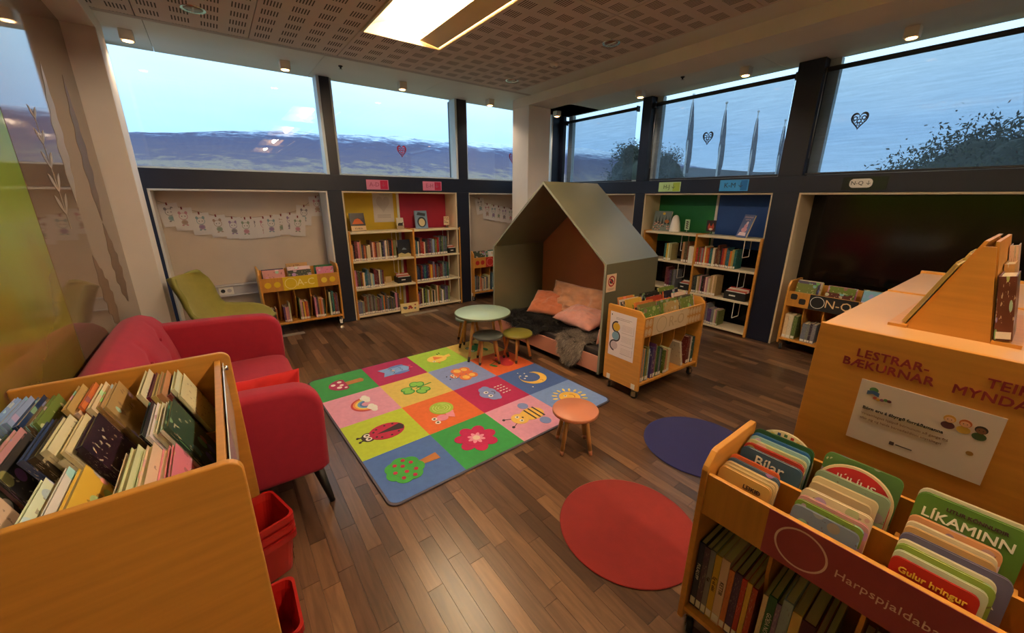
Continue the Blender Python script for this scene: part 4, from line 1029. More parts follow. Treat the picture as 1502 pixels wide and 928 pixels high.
# ================================================================== BOOKCASES
def bookcase(M, bays, label, D=.30, H=1.175, zs=(.05, .42, .79, 1.163)):
    """local x along the front, uprights at the bay borders"""
    r = empty('bookcase', M); tag(r, label, 'bookcase', 'birch bookcases in the niches')
    t_ = .024
    for x in bays: MB().box(x - t_ / 2, x + t_ / 2, 0, D, 0, H).build('upright', birch, r, bevel=.002)
    for nb, (a, b_) in enumerate(zip(bays, bays[1:])):
        for z in zs: MB().box(a + t_ / 2, b_ - t_ / 2, .004, D - .004, z - .024, z).build('shelf_board', cream_board, r, bevel=.002)
        for z in zs[:-1]:
            # wire book end hanging from the board above
            zt = zs[zs.index(z) + 1] - .024
            q = MB(); xx = a + (b_ - a) * (.72, .755)[nb]
            q.box(xx - .003, xx + .003, .03, .036, zt - .20, zt - .0005); q.box(xx - .003, xx + .003, .20, .206, zt - .20, zt - .0005); q.box(xx - .003, xx + .003, .036, .20, zt - .206, zt - .198)
            q.build('book_end', white_lam, r)
    return r
ZS = (.05, .42, .79, 1.163)
M = T(0, 5.295, 0)
bookcase(M, (1.345, 2.205, 2.935), 'double birch bookcase in front of the yellow and crimson panels', .31)
gA = 'books in the bookcase under the hill windows'
lv = ('bottom', 'middle', 'top')
cfgA = [(1.36, .59, 201, 2, 'yellow-backed bay', ['maroon', 'black', 'tan', 'cream']), (1.36, .40, 202, 1, 'yellow-backed bay', ['white', 'grey blue', 'teal', 'maroon']), (1.36, .59, 203, 0, 'yellow-backed bay', ['charcoal', 'brown', 'grey blue', 'grey']),
        (2.22, .52, 204, 2, 'crimson-backed bay', ['grey blue', 'charcoal', 'cream', 'red']), (2.22, .525, 205, 1, 'crimson-backed bay', ['teal', 'dark blue', 'grey', 'maroon']), (2.22, .525, 206, 0, 'crimson-backed bay', ['cream', 'orange', 'olive green', 'grey blue'])]
for x, L, sd, k, wh, pf in cfgA:
    shelf_books(M @ T(x, .02, ZS[k]), L, sd, '%s shelf of the %s' % (lv[k], wh), gA, (.185, .275), (.011, .028), .17, .285, prefer=pf)
def face_book(M_, w_, h_, th, rgb, lab, tilt=.25, art=True, tx=None, cat='book'):
    """book shown cover out, leaning back; local frame faces -y"""
    R_ = put_book(M_ @ RX(-tilt) @ RZ(-PI / 2) @ SCL(th, w_, h_), rgb, lab, 'books displayed cover out', True, art, 'display_book', False, not art, False)
    for (s_, sz, u, v, mm) in (tx or []):
        F = Matrix(((0, 0, 1, th + .0006), (1, 0, 0, w_ * u), (0, 1, 0, h_ * v), (0, 0, 0, 1)))
        text(s_, sz, mm, R_, SCL(1 / th, 1 / w_, 1 / h_) @ F, 'title')
    return R_
gold = flat((238, 200, 70)); wht = flat((240, 234, 220)); dark = flat((66, 40, 40))
R_ = face_book(T(1.42, 5.46, 1.1645), .19, .235, .02, (40, 34, 44), 'dark volcano picture book on top of the yellow-backed bay', .3, False, [('KVIKA', .035, .5, .12, dark)])
def on_cover(R_, th, w_, h_, mb_fn, name, mats):
    q = MB(); mb_fn(q); o = q.build(name, mats, R_)
    F = Matrix(((0, 0, 1, th + .0003), (1, 0, 0, 0), (0, 1, 0, 0), (0, 0, 0, 1)))
    o.matrix_local = SCL(1 / th, 1 / w_, 1 / h_) @ F
on_cover(R_, .02, .19, .235, lambda q: (q.prism([(.0, .0), (.19, .0), (.19, .065), (.0, .065)], 0, .0003, 'z', 0), q.prism([(.02, .09), (.17, .09), (.13, .15), (.10, .165), (.06, .15)], 0, .0004, 'z', 1)), 'printed_picture', [flat((220, 190, 150)), flat((210, 104, 50))])
R_ = face_book(T(2.30, 5.44, 1.1645) @ RZ(-.12), .18, .25, .03, (120, 148, 176), 'blue picture book with a cream round face on the crimson-backed bay', .22, False)
on_cover(R_, .03, .18, .25, lambda q: (q.prism(ell(.095, .09, .065, .075, 20), 0, .0003, 'z', 0), q.prism(ell(.095, .085, .045, .055, 20), 0, .0005, 'z', 1), q.prism([(.03, .19), (.15, .17), (.16, .21), (.05, .23)], 0, .0003, 'z', 0)), 'printed_picture', [flat((52, 60, 70)), flat((218, 198, 150))])
R_ = face_book(T(2.03, 5.44, 1.1645), .10, .16, .012, (214, 206, 192), 'small pale cat book in front of the panel joint', .18, False)
on_cover(R_, .012, .10, .16, lambda q: (q.prism(rrect(.0, .10, .0, .055, .004), 0, .0003, 'z', 0), q.prism([(.015, .05), (.085, .05), (.085, .075), (.095, .10), (.075, .09), (.03, .09), (.015, .075)], 0, .0005, 'z', 1)), 'printed_picture', [flat((168, 146, 120)), flat((52, 42, 40))])
# framed little label card
def card_stand(M_, w_, h_, rgb, lab, pic):
    r_ = empty('label_stand', M_); tag(r_, lab, 'label stand', 'small shelf label stands')
    MB().box(-.03, .03, -.02, .02, 0, .006).build('foot', steel, r_); MB().cyl((0, 0, .006), (0, 0, .04), .004, n=8).build('stem', steel, r_)
    b_ = MB().box(-w_ / 2, w_ / 2, -.003, .003, .04, .04 + h_).build('card', flat(rgb), r_)
    q = MB(); pic(q); q.build('printed_picture', [flat((60, 44, 40)), flat((186, 70, 40)), flat((226, 214, 190))], b_)
def p_red(q):
    rn = random.Random(5)
    for i in range(16):
        x = rn.uniform(-.03, .03); z = rn.uniform(.06, .15); q.prism(ell(x, z, .007, .005, 8), -.0036, -.003, 'y', i % 2)
card_stand(T(2.80, 5.45, 1.1635), .085, .125, (226, 206, 170), 'small cream label card on the crimson-backed bay', p_red)
R_ = face_book(T(1.995, 5.40, .791), .19, .235, .02, (30, 34, 46), 'dark night-sky picture book standing on the top shelf of the yellow-backed bay', .12, False)
on_cover(R_, .02, .19, .235, lambda q: (q.prism([(0, 0), (.19, 0), (.19, .03), (.15, .05), (.1, .035), (.05, .055), (0, .04)], 0, .0003, 'z', 0), q.prism([(.06, .095), (.13, .095), (.12, .11), (.09, .125), (.07, .11)], 0, .0003, 'z', 1)), 'printed_picture', [flat((196, 184, 130)), flat((110, 130, 150))])
def small_box(M_, w_, d_, h_, lab, cards):
    r_ = empty('card_box', M_); tag(r_, lab, 'box', 'black card boxes on the shelves')
    q = MB(); q.box(0, w_, 0, .006, 0, h_); q.box(0, w_, d_ - .006, d_, 0, h_); q.box(0, .006, .006, d_ - .006, 0, h_); q.box(w_ - .006, w_, .006, d_ - .006, 0, h_); q.box(.006, w_ - .006, .006, d_ - .006, 0, .006)
    q.build('box_body', rubber, r_, bevel=.002); MB().box(w_ * .25, w_ * .55, -.001, 0, h_ * .45, h_ * .62).build('box_label', labelw, r_)
    for i in range(cards):
        yy = .02 + (d_ - .04) * i / cards; MB().box(.012, w_ - .012, yy, yy + .006, .008, h_ + .008 + .008 * i).build('card', [paper, flat((196, 60, 50)), flat((222, 170, 140))][i % 3], r_)
small_box(T(1.955, 5.36, .4205), .20, .16, .085, 'black box of cards on the middle shelf of the yellow-backed bay', 5)
small_box(T(2.77, 5.36, .7905), .15, .16, .075, 'black box of pink cards on the top shelf of the crimson-backed bay', 4)
tag(MB().box(0, .085, 0, .012, 0, .085).build('note_pad', flat((206, 178, 120)), None, T(1.83, 5.52, .4205)), 'small yellow note pad at the back of the yellow-backed bay', 'note pad')
# poster on the yellow panel
r = empty('poster', T(1.79, YBK + .029, 1.26)); tag(r, 'white heart poster on the yellow panel', 'poster')
MB().box(0, .285, -.0012, 0, 0, .39).build('sheet', mat('poster_paper', (206, 198, 192), .7, .02, 8), r)
q = MB(); hp = heart_pts(.115); q.prism([(x + .14, z + .235) for x, z in hp], -.0018, -.0012, 'y'); q.build('printed_heart', flat((192, 182, 178)), r)
q = MB(); q.box(.1, .24, -.0016, -.0012, .365, .372)
for i in range(3): q.box(.05, .24, -.0016, -.0012, .06 + .018 * i, .066 + .018 * i)
q.build('printed_lines', flat((160, 150, 146)), r)
# book standing on the floor in front of the bookcase
r = empty('picture_card', T(1.93, 5.275, .0) @ RX(-.12)); tag(r, 'cream picture card standing on the floor against the bookcase', 'picture card')
MB().box(0, .27, -.012, 0, 0, .135).build('card', flat((224, 200, 140)), r); q = MB()
for (cx, cz, rr, k) in ((.07, .07, .03, 0), (.05, .08, .018, 0), (.14, .08, .026, 1), (.16, .06, .02, 1), (.12, .055, .016, 1), (.22, .10, .014, 1), (.215, .05, .016, 0)): q.prism(ell(cx, cz, rr, rr * .7, 14), -.0126, -.012, 'y', k)
q.build('printed_picture', [flat((84, 92, 100)), flat((160, 52, 40))], r)
# ---- bookcase on the right wall
M = T(4.905, 3.46, 0) @ RZ(-PI / 2)
bookcase(M, (.012, .785, 1.545), 'double birch bookcase in front of the green and blue panels', .31)
gB = 'books in the bookcase under the blinds'
shelf_books(M @ T(.34, .02, ZS[2]), .13, 301, 'top shelf of the green-backed bay', gB, (.20, .27), (.016, .034), .17, .285, prefer=['charcoal', 'white'])
shelf_books(M @ T(.60, .02, ZS[2]), .17, 302, 'right part of top shelf of the green-backed bay', gB, (.22, .27), (.02, .04), .17, .285, prefer=['white', 'tan', 'brown'])
shelf_books(M @ T(.40, .02, ZS[1]), .16, 303, 'middle shelf of the green-backed bay', gB, (.20, .27), (.016, .034), .17, .285, prefer=['charcoal', 'maroon'])
shelf_books(M @ T(.80, .02, ZS[2]), .52, 304, 'top shelf of the blue-backed bay', gB, (.20, .27), (.012, .028), .17, .285, prefer=['cream', 'teal', 'red', 'brown', 'orange'])
shelf_books(M @ T(.80, .02, ZS[1]), .33, 305, 'middle shelf of the blue-backed bay', gB, (.21, .27), (.016, .032), .17, .285, prefer=['pink', 'tan', 'cream', 'maroon', 'charcoal'])
shelf_books(M @ T(.80, .02, ZS[0]), .42, 306, 'bottom shelf of the blue-backed bay', gB, (.19, .27), (.016, .034), .17, .285, prefer=['grey', 'cream', 'violet', 'olive green'])
shelf_books(M @ T(.585, .02, ZS[0]), .17, 307, 'bottom shelf of the green-backed bay', gB, (.19, .26), (.016, .034), .17, .285, prefer=['grey', 'cream'])
small_box(M @ T(1.22, .03, ZS[1] + .0005), .25, .18, .095, 'black box of cards on the middle shelf of the blue-backed bay', 5)
small_box(M @ T(.60, .03, ZS[1] + .0005), .15, .16, .085, 'black box of cards on the middle shelf of the green-backed bay', 4)
R_ = face_book(M @ T(.03, .16, 1.1645), .27, .27, .02, (112, 122, 106), 'large square forest picture book with a yellow moon on the green-backed bay', .14, False)
rn = random.Random(8)
def forest(q):
    q.prism(ell(.15, .235, .022, .018, 16), 0, .0003, 'z', 0)
    for k in range(5):
        x = .04 + .05 * k; q.prism([(x - .016, .09), (x + .016, .09), (x, .2 + .02 * (k % 2))], 0, .0003, 'z', 1)
    for k in range(40): q.prism(ell(rn.uniform(.01, .26), rn.uniform(.01, .12), .012, .008, 8), 0, .0004 + .00001 * k, 'z', 2 + k % 3)
    q.prism(ell(.21, .13, .035, .025, 14), 0, .0006, 'z', 5)
on_cover(R_, .02, .27, .27, forest, 'printed_picture', [flat((222, 178, 44)), flat((38, 50, 42)), flat((182, 128, 112)), flat((92, 76, 60)), flat((196, 160, 140)), flat((176, 104, 50))])
# white cone lamp
r = empty('cone_lamp', M @ T(.385, .14, 1.1635)); tag(r, 'white rounded cone lamp on top of the green-backed bay', 'lamp')
lp = mat('opal_plastic', (226, 220, 210), .45, .02, 6)
MB().lathe([(.0, .006), (.072, .006), (.072, .02), (.058, .12), (.045, .18), (.034, .208), (.018, .222), (.0, .226)], 28).build('shade', lp, r)
q = MB()
for i in range(10):
    a = 2 * PI * i / 10; q.cyl((.06 * math.cos(a), .06 * math.sin(a), 0), (.06 * math.cos(a), .06 * math.sin(a), .008), .006, n=8)
q.build('feet', lp, r)
def p_green(q):
    for k in range(4): q.prism([(-.02, .06 + .026 * k), (.02, .055 + .026 * k), (.015, .07 + .026 * k), (-.012, .078 + .026 * k)], -.0036, -.003, 'y', 0)
card_stand(M @ T(.56, .14, 1.1635), .065, .135, (176, 206, 170), 'narrow pale green label card in front of the green panel', p_green)
def p_fox(q):
    q.prism([(-.03, .06), (.03, .06), (.04, .10), (.025, .15), (.01, .11), (-.01, .11), (-.025, .15), (-.04, .10)], -.0036, -.003, 'y', 1); q.prism(ell(0, .07, .022, .014, 12), -.0042, -.0036, 'y', 2)
card_stand(M @ T(.88, .14, 1.1635), .115, .14, (48, 36, 40), 'dark label card with an orange animal at the blue panel', p_fox)
R_ = face_book(M @ T(1.22, .12, 1.1645) @ RZ(-.5), .17, .27, .02, (84, 92, 132), 'blue violet picture book leaning in front of the blue panel', .32, False, [('DRAUMUR', .028, .5, .88, flat((214, 170, 176))), ('NÆTUR', .024, .5, .77, flat((214, 170, 176)))])
on_cover(R_, .02, .17, .27, lambda q: (q.prism(ell(.09, .09, .045, .03, 16), 0, .0003, 'z', 0), q.prism(ell(.095, .135, .028, .03, 16), 0, .0003, 'z', 0), q.prism(ell(.1, .17, .018, .02, 16), 0, .0004, 'z', 1), q.prism([(.02, .02), (.15, .02), (.14, .06), (.04, .06)], 0, .0003, 'z', 1)), 'printed_picture', [flat((206, 150, 160)), flat((220, 196, 200))])
# ================================================================== SIGNS ON THE BLACK BAND
def band_sign(M_, w_, h_, ca, cb, txt, tcol, lab, split=.62):
    r_ = empty('paper_sign', M_); tag(r_, lab, 'sign', 'laminated alphabet signs on the black band')
    MB().box(0, w_, -.0015, 0, 0, h_).build('laminate', mat('laminate_%02x%02x%02x' % ca, ca, .2, .04, 9), r_)
    MB().box(w_ * split, w_ * .96, -.002, -.0015, h_ * .06, h_ * .94).build('coloured_part', mat('laminate_%02x%02x%02x' % cb, cb, .2, .04, 9), r_)
    if txt: text(txt, h_ * .62, flat(tcol), r_, T(w_ * .5, -.0026, h_ * .5) @ FACE)
    return r_
band_sign(T(1.62, YA - .002, 1.69), .285, .12, (204, 128, 158), (182, 46, 80), 'A-D ↓', (150, 70, 100), 'pink laminated sign above the yellow panel')
band_sign(T(2.385, YA - .002, 1.69), .285, .12, (206, 122, 152), (180, 42, 72), 'E-H ↓', (150, 70, 100), 'pink laminated sign above the crimson panel')
band_sign(T(XB - .002, 3.315, 1.69) @ RZ(-PI / 2), .32, .12, (188, 222, 150), (168, 196, 60), 'H-J ↓', (74, 104, 60), 'lime green laminated sign above the green panel', .66)
band_sign(T(XB - .002, 2.49, 1.69) @ RZ(-PI / 2), .325, .125, (72, 164, 236), (40, 120, 200), 'K-M ↓', (20, 60, 104), 'bright blue laminated sign above the blue panel', .74)
r = empty('paper_sign', T(XB - .002, 1.31, 1.69) @ RZ(-PI / 2)); tag(r, 'clear laminated N-Q sign with white rounded label above the black niche', 'sign', 'laminated alphabet signs on the black band')
MB().box(0, .33, -.001, 0, 0, .115).build('laminate', mat('clear_laminate', (44, 44, 48), .12, .02, 6), r)
q = MB(); q.prism(rrect(.055, .225, .02, .10, .032), -.0016, -.001, 'y'); q.build('white_label', paper, r); text('N-Q ↓', .05, ink, r, T(.14, -.0024, .06) @ FACE)
# ================================================================== GARLANDS OF DRAWINGS
pins = mat('red_peg', (130, 44, 40), .5, .05, 10); sheetm = mat('drawing_paper', (214, 206, 202), .8, .03, 10)
def garland(pts, group, place, yy, seed, string, lab_s, z_drop=.0):
    st = MB(); P = [(x, yy + .012, z) for x, z in string]
    st.tube(P, .0016, 6); tag(st.build('string', mat('garland_string', (110, 96, 88), .8), None), lab_s, 'string')
    rn = random.Random(seed); cols = [(136, 128, 132), (190, 132, 142), (130, 156, 160), (168, 140, 124), (152, 126, 158), (138, 150, 128)]
    for k, (x, z, a, w_, h_) in enumerate(pts):
        r_ = empty('drawing', T(x, yy - .0022 * (k % 3), z) @ RY(a)); tag(r_, 'coloured-in drawing, %s from the left on the %s' % (ordw(k), place), 'drawing', group)
        MB().box(-w_ / 2, w_ / 2, -.0006, 0, -h_, .012).build('sheet', sheetm, r_)
        q = MB(); c1 = k % 6; c2 = (k + 2) % 6
        ms = [flat(cols[c1]), flat(cols[c2]), flat((120, 108, 110))]
        # a child's sketch of a small creature: head, body, ears, eyes
        hz_ = -h_ * .34; s_ = w_ * .22
        draw_ring(q, s_ * .86, s_, 0, hz_, -.0010, 0, 20); draw_ring(q, s_ * .6, s_ * .74, 0, hz_ - s_ * 1.7, -.0010, 1, 18)
        q.prism(ell(0, hz_ - s_ * 1.7, s_ * .58, s_ * .55, 16), -.0009, -.0006, 'y', 1)
        for sd in (-1, 1):
            q.prism(ell(sd * s_ * .75, hz_ + s_ * .95, s_ * .34, s_ * .45, 12), -.0009, -.0006, 'y', 0)
            q.prism(ell(sd * s_ * .36, hz_ + .0, s_ * .13, s_ * .16, 10), -.0010, -.0006, 'y', 2)
            q.prism(ell(sd * s_ * .5, hz_ - s_ * 2.5, s_ * .28, s_ * .2, 10), -.0009, -.0006, 'y', 0)
        q.build('sketch', ms, r_)
        MB().box(-.007, .007, -.006, .004, -.006, .022).build('clothes_peg', pins, r_)
gy = YBK + .045
pts = []
G0 = [(-.385, 1.52, .12), (-.27, 1.475, .03), (-.13, 1.42, .04), (.015, 1.39, .10), (.162, 1.365, .02), (.285, 1.355, -.02), (.345, 1.36, -.03), (.47, 1.36, .02), (.55, 1.372, -.06), (.66, 1.385, -.05), (.76, 1.40, -.06), (.84, 1.36, -.10), (.93, 1.49, -.12), (1.08, 1.60, .02)]
for k, (x, z, a) in enumerate(G0): pts.append((x, z - .012, -a, .172, .228))
garland(pts, 'drawings pegged along the long garland', 'long garland in the first niche', gy, 3, [(-.455, 1.545), (-.27, 1.475), (0, 1.39), (.3, 1.355), (.6, 1.375), (.82, 1.42), (.95, 1.49), (1.125, 1.625)], 'thin string of the long drawing garland')
G0 = [(3.52, 1.585, .18), (3.67, 1.50, .03), (3.80, 1.475, -.03), (3.90, 1.46, .02), (4.02, 1.44, 0), (4.16, 1.42, -.02)]
garland([(x, z - .012, -a, .172, .235) for x, z, a in G0], 'drawings pegged along the short garland', 'short garland behind the column', gy, 4, [(3.29, 1.65), (3.52, 1.585), (3.67, 1.50), (3.90, 1.46), (4.2, 1.42), (4.5, 1.43)], 'thin string of the short drawing garland')
# ================================================================== PICTURE RUG
RM = T(.497, 1.745, 0) @ RZ(math.radians(2.5)); RS = 1.90; CS = (RS - .03) / 4
r = empty('picture_rug', RM); tag(r, 'square picture rug of sixteen bright printed squares', 'rug')
rugedge = mat('rug_binding', (78, 72, 84), .95, .1, 60)
q = MB(); q.prism(rrect(0, RS, 0, RS, .06, 8), .0005, .010, 'z'); q.build('binding', rugedge, r, bevel=.004)
def rugm(c): return mat('rug_%02x%02x%02x' % c, c, .95, .06, 30, bump=.25, bscale=260, sheen=.15)
GRN, MAG, LIM, YEL, PNK, ORA, BLU, SKY, LIL = (44, 140, 70), (164, 28, 88), (156, 196, 62), (220, 190, 96), (218, 150, 176), (226, 108, 50), (66, 100, 168), (110, 140, 200), (124, 140, 196)
cells = {(0, 0): (BLU, 'tree'), (1, 0): (GRN, 'flower'), (2, 0): (PNK, 'bee'), (3, 0): (SKY, 'sun'), (0, 1): ((184, 202, 56), 'ladybird'), (1, 1): (ORA, 'snail'), (2, 1): ((170, 24, 82), 'cloud'), (3, 1): ((52, 84, 152), 'moon'),
         (0, 2): (PNK, 'rainbow'), (1, 2): (YEL, 'clover'), (2, 2): (LIL, 'butterfly'), (3, 2): ((228, 96, 34), 'cherry'), (0, 3): (GRN, 'mushroom'), (1, 3): (MAG, 'owl'), (2, 3): (LIM, 'bird'), (3, 3): (YEL, 'frog')}
class PR:      # flat print: u to the right, v up; up points to the rug's -x
    def __init__(s): s.m = MB(); s.mats = []; s.z = .0125
    def p(s, pts, c):
        mt = rugm(c)
        if mt not in s.mats: s.mats.append(mt)
        s.m.prism([(-v * CS, u * CS) for u, v in pts], .0108, s.z, 'z', s.mats.index(mt)); s.z += .00012
    def e(s, u, v, a, b, c, rot=0, n=20): s.p(ell(u, v, a, b, n, rot), c)
    def arc(s, u, v, r0, r1, a0, a1, c, n=18):
        s.p([(u + r1 * math.cos(a0 + (a1 - a0) * i / n), v + r1 * math.sin(a0 + (a1 - a0) * i / n)) for i in range(n + 1)] + [(u + r0 * math.cos(a1 - (a1 - a0) * i / n), v + r0 * math.sin(a1 - (a1 - a0) * i / n)) for i in range(n + 1)], c)
K = (44, 36, 40); WH = (232, 226, 216); RD = (176, 30, 70); BR = (176, 112, 62)
def eyes(p, u, v, s=.05, g=.06):
    for d in (-1, 1): p.e(u + d * g, v, s, s, WH); p.e(u + d * g, v - .005, s * .45, s * .5, K)
def motif(kind):
    p = PR()
    if kind == 'tree':
        p.p([(-.045, -.06), (.045, -.06), (.075, -.36), (-.075, -.36)], BR)
        for a in range(7): t_ = 2 * PI * a / 7; p.e(.15 * math.cos(t_), .12 + .14 * math.sin(t_), .12, .12, (56, 150, 62))
        p.e(0, .12, .16, .15, (56, 150, 62))
        for (u, v) in ((-.15, .2), (0, .25), (.14, .2), (-.18, .06), (-.06, .12), (.07, .12), (.18, .07), (-.08, 0), (.08, 0)): p.e(u, v, .032, .028, RD)
    elif kind == 'flower':
        for a in range(7): t_ = 2 * PI * a / 7 + .2; p.e(.2 * math.cos(t_), .2 * math.sin(t_), .125, .10, (186, 26, 84), t_)
        p.e(0, 0, .2, .2, (186, 26, 84))
        for a in range(8): t_ = 2 * PI * a / 8; p.e(.075 * math.cos(t_), .075 * math.sin(t_), .06, .03, (230, 150, 170), t_)
        p.e(0, 0, .055, .055, (232, 204, 180))
    elif kind == 'bee':
        p.e(-.28, -.14, .10, .09, LIL); p.e(.28, -.14, .10, .09, LIL); p.e(0, -.1, .17, .22, (234, 188, 84)); p.e(0, .16, .15, .14, (236, 190, 90))
        for v in (-.04, -.13, -.22): p.p([(-.16, v), (.16, v), (.16, v - .03), (-.16, v - .03)], K)
        for d in (-1, 1): p.p([(d * .07, .28), (d * .08, .28), (d * .13, .38), (d * .12, .38)][::d], K); p.e(d * .125, .39, .025, .025, K)
        eyes(p, 0, .17, .035, .06); p.e(0, .1, .02, .015, K)
    elif kind == 'sun':
        for a in range(16): t_ = 2 * PI * a / 16; p.e(.27 * math.cos(t_), .27 * math.sin(t_), .05, .022, (240, 210, 110), t_)
        p.e(0, 0, .19, .19, (236, 184, 70)); p.arc(0, -.03, .06, .08, PI * 1.1, PI * 1.9, (190, 120, 50)); eyes(p, 0, .04, .03, .07)
    elif kind == 'ladybird':
        p.e(0, .24, .12, .10, K); p.e(0, -.04, .21, .27, RD); p.p([(0, .12), (.09, -.27), (0, -.31), (-.09, -.27)], K)
        for (u, v) in ((-.12, .08), (.12, .08), (-.15, -.06), (.15, -.06), (-.12, -.18), (.13, -.18), (-.07, .14), (.07, .14)): p.e(u, v, .018, .018, K)
        eyes(p, 0, .25, .045, .05)
        for d in (-1, 1): p.e(d * .06, .38, .02, .02, K); p.e(d * .05, .35, .008, .03, K)
    elif kind == 'snail':
        p.e(.0, -.02, .26, .07, (226, 140, 160), .2); p.p([(-.30, -.06), (-.1, -.14), (.02, -.04), (-.2, .04)], (226, 140, 160)); p.e(.08, -.02, .2, .2, (160, 190, 70)); 
        for k in range(3): p.arc(.08, -.02, .05 + .045 * k, .06 + .045 * k, .3 * k, 1.8 * PI + .3 * k, (206, 222, 130), 26)
        p.e(-.2, .12, .09, .1, (228, 140, 164)); p.e(-.16, .24, .045, .045, WH); p.e(-.28, .24, .045, .045, WH); p.e(-.16, .24, .02, .02, K); p.e(-.28, .24, .02, .02, K)
    elif kind == 'cloud':
        for (u, v, a) in ((-.14, .05, .12), (.0, .12, .13), (.14, .06, .12), (.05, .0, .14), (-.08, -.0, .13), (.19, 0, .09), (-.2, .0, .08)): p.e(u, v, a, a * .85, LIL)
        eyes(p, -.02, .08, .045, .075); p.arc(-.02, -.0, .05, .062, PI * 1.1, PI * 1.9, K)
        for i in range(4):
            for j in range(3): p.e(-.14 + .09 * i, -.18 - .07 * j, .012, .024, WH)
    elif kind == 'moon':
        n_ = 24; o_ = [(.27 * math.cos(PI * .25 + 1.5 * PI * i / n_), -.02 + .27 * math.sin(PI * .25 + 1.5 * PI * i / n_)) for i in range(n_ + 1)]
        i_ = [(.06 + .21 * math.cos(PI * .22 + 1.56 * PI * (1 - i / n_)), .02 + .21 * math.sin(PI * .22 + 1.56 * PI * (1 - i / n_))) for i in range(n_ + 1)]
        p.p(o_ + i_, (238, 190, 80))
        for (u, v, a) in ((.12, .05, .03), (.2, .14, .02), (.06, .14, .02), (.24, 0, .018), (.33, .1, .014), (-.3, .25, .016)): p.e(u, v, a, a, WH, 0, 10)
        p.arc(-.2, -.06, .03, .04, PI, 2 * PI, BR)
    elif kind == 'rainbow':
        for k, c in enumerate(((190, 60, 60), (226, 140, 70), (234, 206, 100), (110, 160, 190), (76, 110, 170))): p.arc(0, -.08, .25 - .035 * k - .035, .25 - .035 * k, 0, PI, c, 22)
        for d in (-1, 1):
            for (u, v, a) in ((0, 0, .09), (.08, .0, .06), (-.08, 0, .06), (.03, .04, .06)): p.e(d * .18 + u, -.13 + v, a, a * .8, WH)
    elif kind == 'clover':
        p.p([(-.012, 0), (.012, 0), (.07, -.33), (.045, -.34)], (56, 140, 60))
        for a in range(3):
            t_ = PI / 2 + 2 * PI * a / 3
            for (c, s_) in (((52, 140, 60), 1.0), ((130, 196, 84), .76)):
                for d in (-1, 1): p.e(.17 * math.cos(t_ + d * .33), .17 * math.sin(t_ + d * .33), .11 * s_, .085 * s_, c, t_)
    elif kind == 'butterfly':
        for d in (-1, 1):
            p.e(d * .17, .02, .13, .12, (224, 122, 70)); p.e(d * .15, -.15, .12, .11, (224, 122, 70)); p.e(d * .17, .01, .08, .07, (238, 190, 90)); p.e(d * .15, -.14, .07, .06, (238, 190, 90))
        p.e(0, -.06, .05, .2, (222, 110, 60)); p.e(0, .17, .10, .09, (226, 112, 56)); eyes(p, 0, .19, .04, .05)
        for d in (-1, 1): p.e(d * .07, .31, .014, .014, K)
    elif kind == 'cherry':
        p.e(.1, -.1, .16, .16, (186, 24, 40)); p.e(-.14, -.05, .14, .14, (186, 24, 40)); p.p([(.08, .05), (.1, .05), (.02, .3), (0, .3)], (90, 110, 40)); p.e(-.06, .26, .1, .04, (70, 140, 60), .4)
    elif kind == 'mushroom':
        p.p([(-.07, -.02), (.07, -.02), (.085, -.34), (0, -.38), (-.085, -.34)], BR)
        n_ = 20; p.p([(.24 * math.cos(PI * i / n_), .0 + .26 * math.sin(PI * i / n_)) for i in range(n_ + 1)] + [(-.2, -.05), (.2, -.05)], (160, 26, 84))
        for (u, v, a) in ((-.1, .1, .05), (.06, .17, .045), (.13, .04, .045), (-.02, .04, .04), (-.16, .0, .03)): p.e(u, v, a, a * .9, WH)
    elif kind == 'owl':
        p.p([(-.18, .28), (0, .2), (.18, .28), (.18, -.1), (.12, -.26), (0, -.32), (-.12, -.26), (-.18, -.1)], (124, 166, 220)); p.e(-.17, -.1, .05, .16, (92, 124, 200)); p.e(.17, -.1, .05, .16, (92, 124, 200))
        for d in (-1, 1): p.arc(d * .08, .08, .045, .057, PI, 2 * PI, (70, 70, 110)); p.arc(d * .05, -.12, .03, .04, PI, 2 * PI, (70, 80, 140)); p.e(d * .05, -.35, .018, .03, (226, 90, 110))
        p.e(0, .02, .025, .03, (236, 170, 140))
    elif kind == 'bird':
        p.e(0, .02, .19, .22, (236, 200, 96)); p.p([(-.04, -.15), (.06, -.15), (.1, -.34), (-.04, -.3)], (236, 200, 96)); p.p([(-.02, .1), (.16, .04), (-.02, -.12)], (228, 120, 60)); p.e(-.1, .14, .035, .035, WH); p.e(-.1, .14, .016, .016, K); p.p([(-.19, .1), (-.26, .08), (-.19, .05)], (226, 140, 70))
        for d in (0, 1): p.p([(.2 + .03 * d, -.1 - .06 * d), (.26 + .03 * d, -.1 - .06 * d), (.26 + .03 * d, -.115 - .06 * d), (.2 + .03 * d, -.115 - .06 * d)], K)
    elif kind == 'frog':
        p.e(0, -.02, .2, .16, (64, 160, 90)); p.e(-.1, .14, .07, .07, (64, 160, 90)); p.e(.1, .14, .07, .07, (64, 160, 90)); eyes(p, 0, .15, .04, .1); p.e(.18, -.15, .09, .05, (50, 140, 78)); p.e(-.18, -.15, .09, .05, (50, 140, 78)); p.arc(0, .0, .07, .085, PI * 1.1, PI * 1.9, K)
    return p
for (i, j), (c, kind) in cells.items():
    x0 = .015 + i * CS; y0 = .015 + j * CS
    cn = [(i, j) == (3, 3), (i, j) == (0, 3), (i, j) == (0, 0), (i, j) == (3, 0)]
    sq = MB().prism(rrect(0, CS, 0, CS, .05, 6, cn), .009, .0108, 'z').build('rug_square', rugm(c), r); sq.matrix_local = T(x0, y0, 0)
    p = motif(kind); mo = p.m.build('printed_' + kind, p.mats, sq); mo.matrix_local = T(CS / 2, CS / 2, 0)
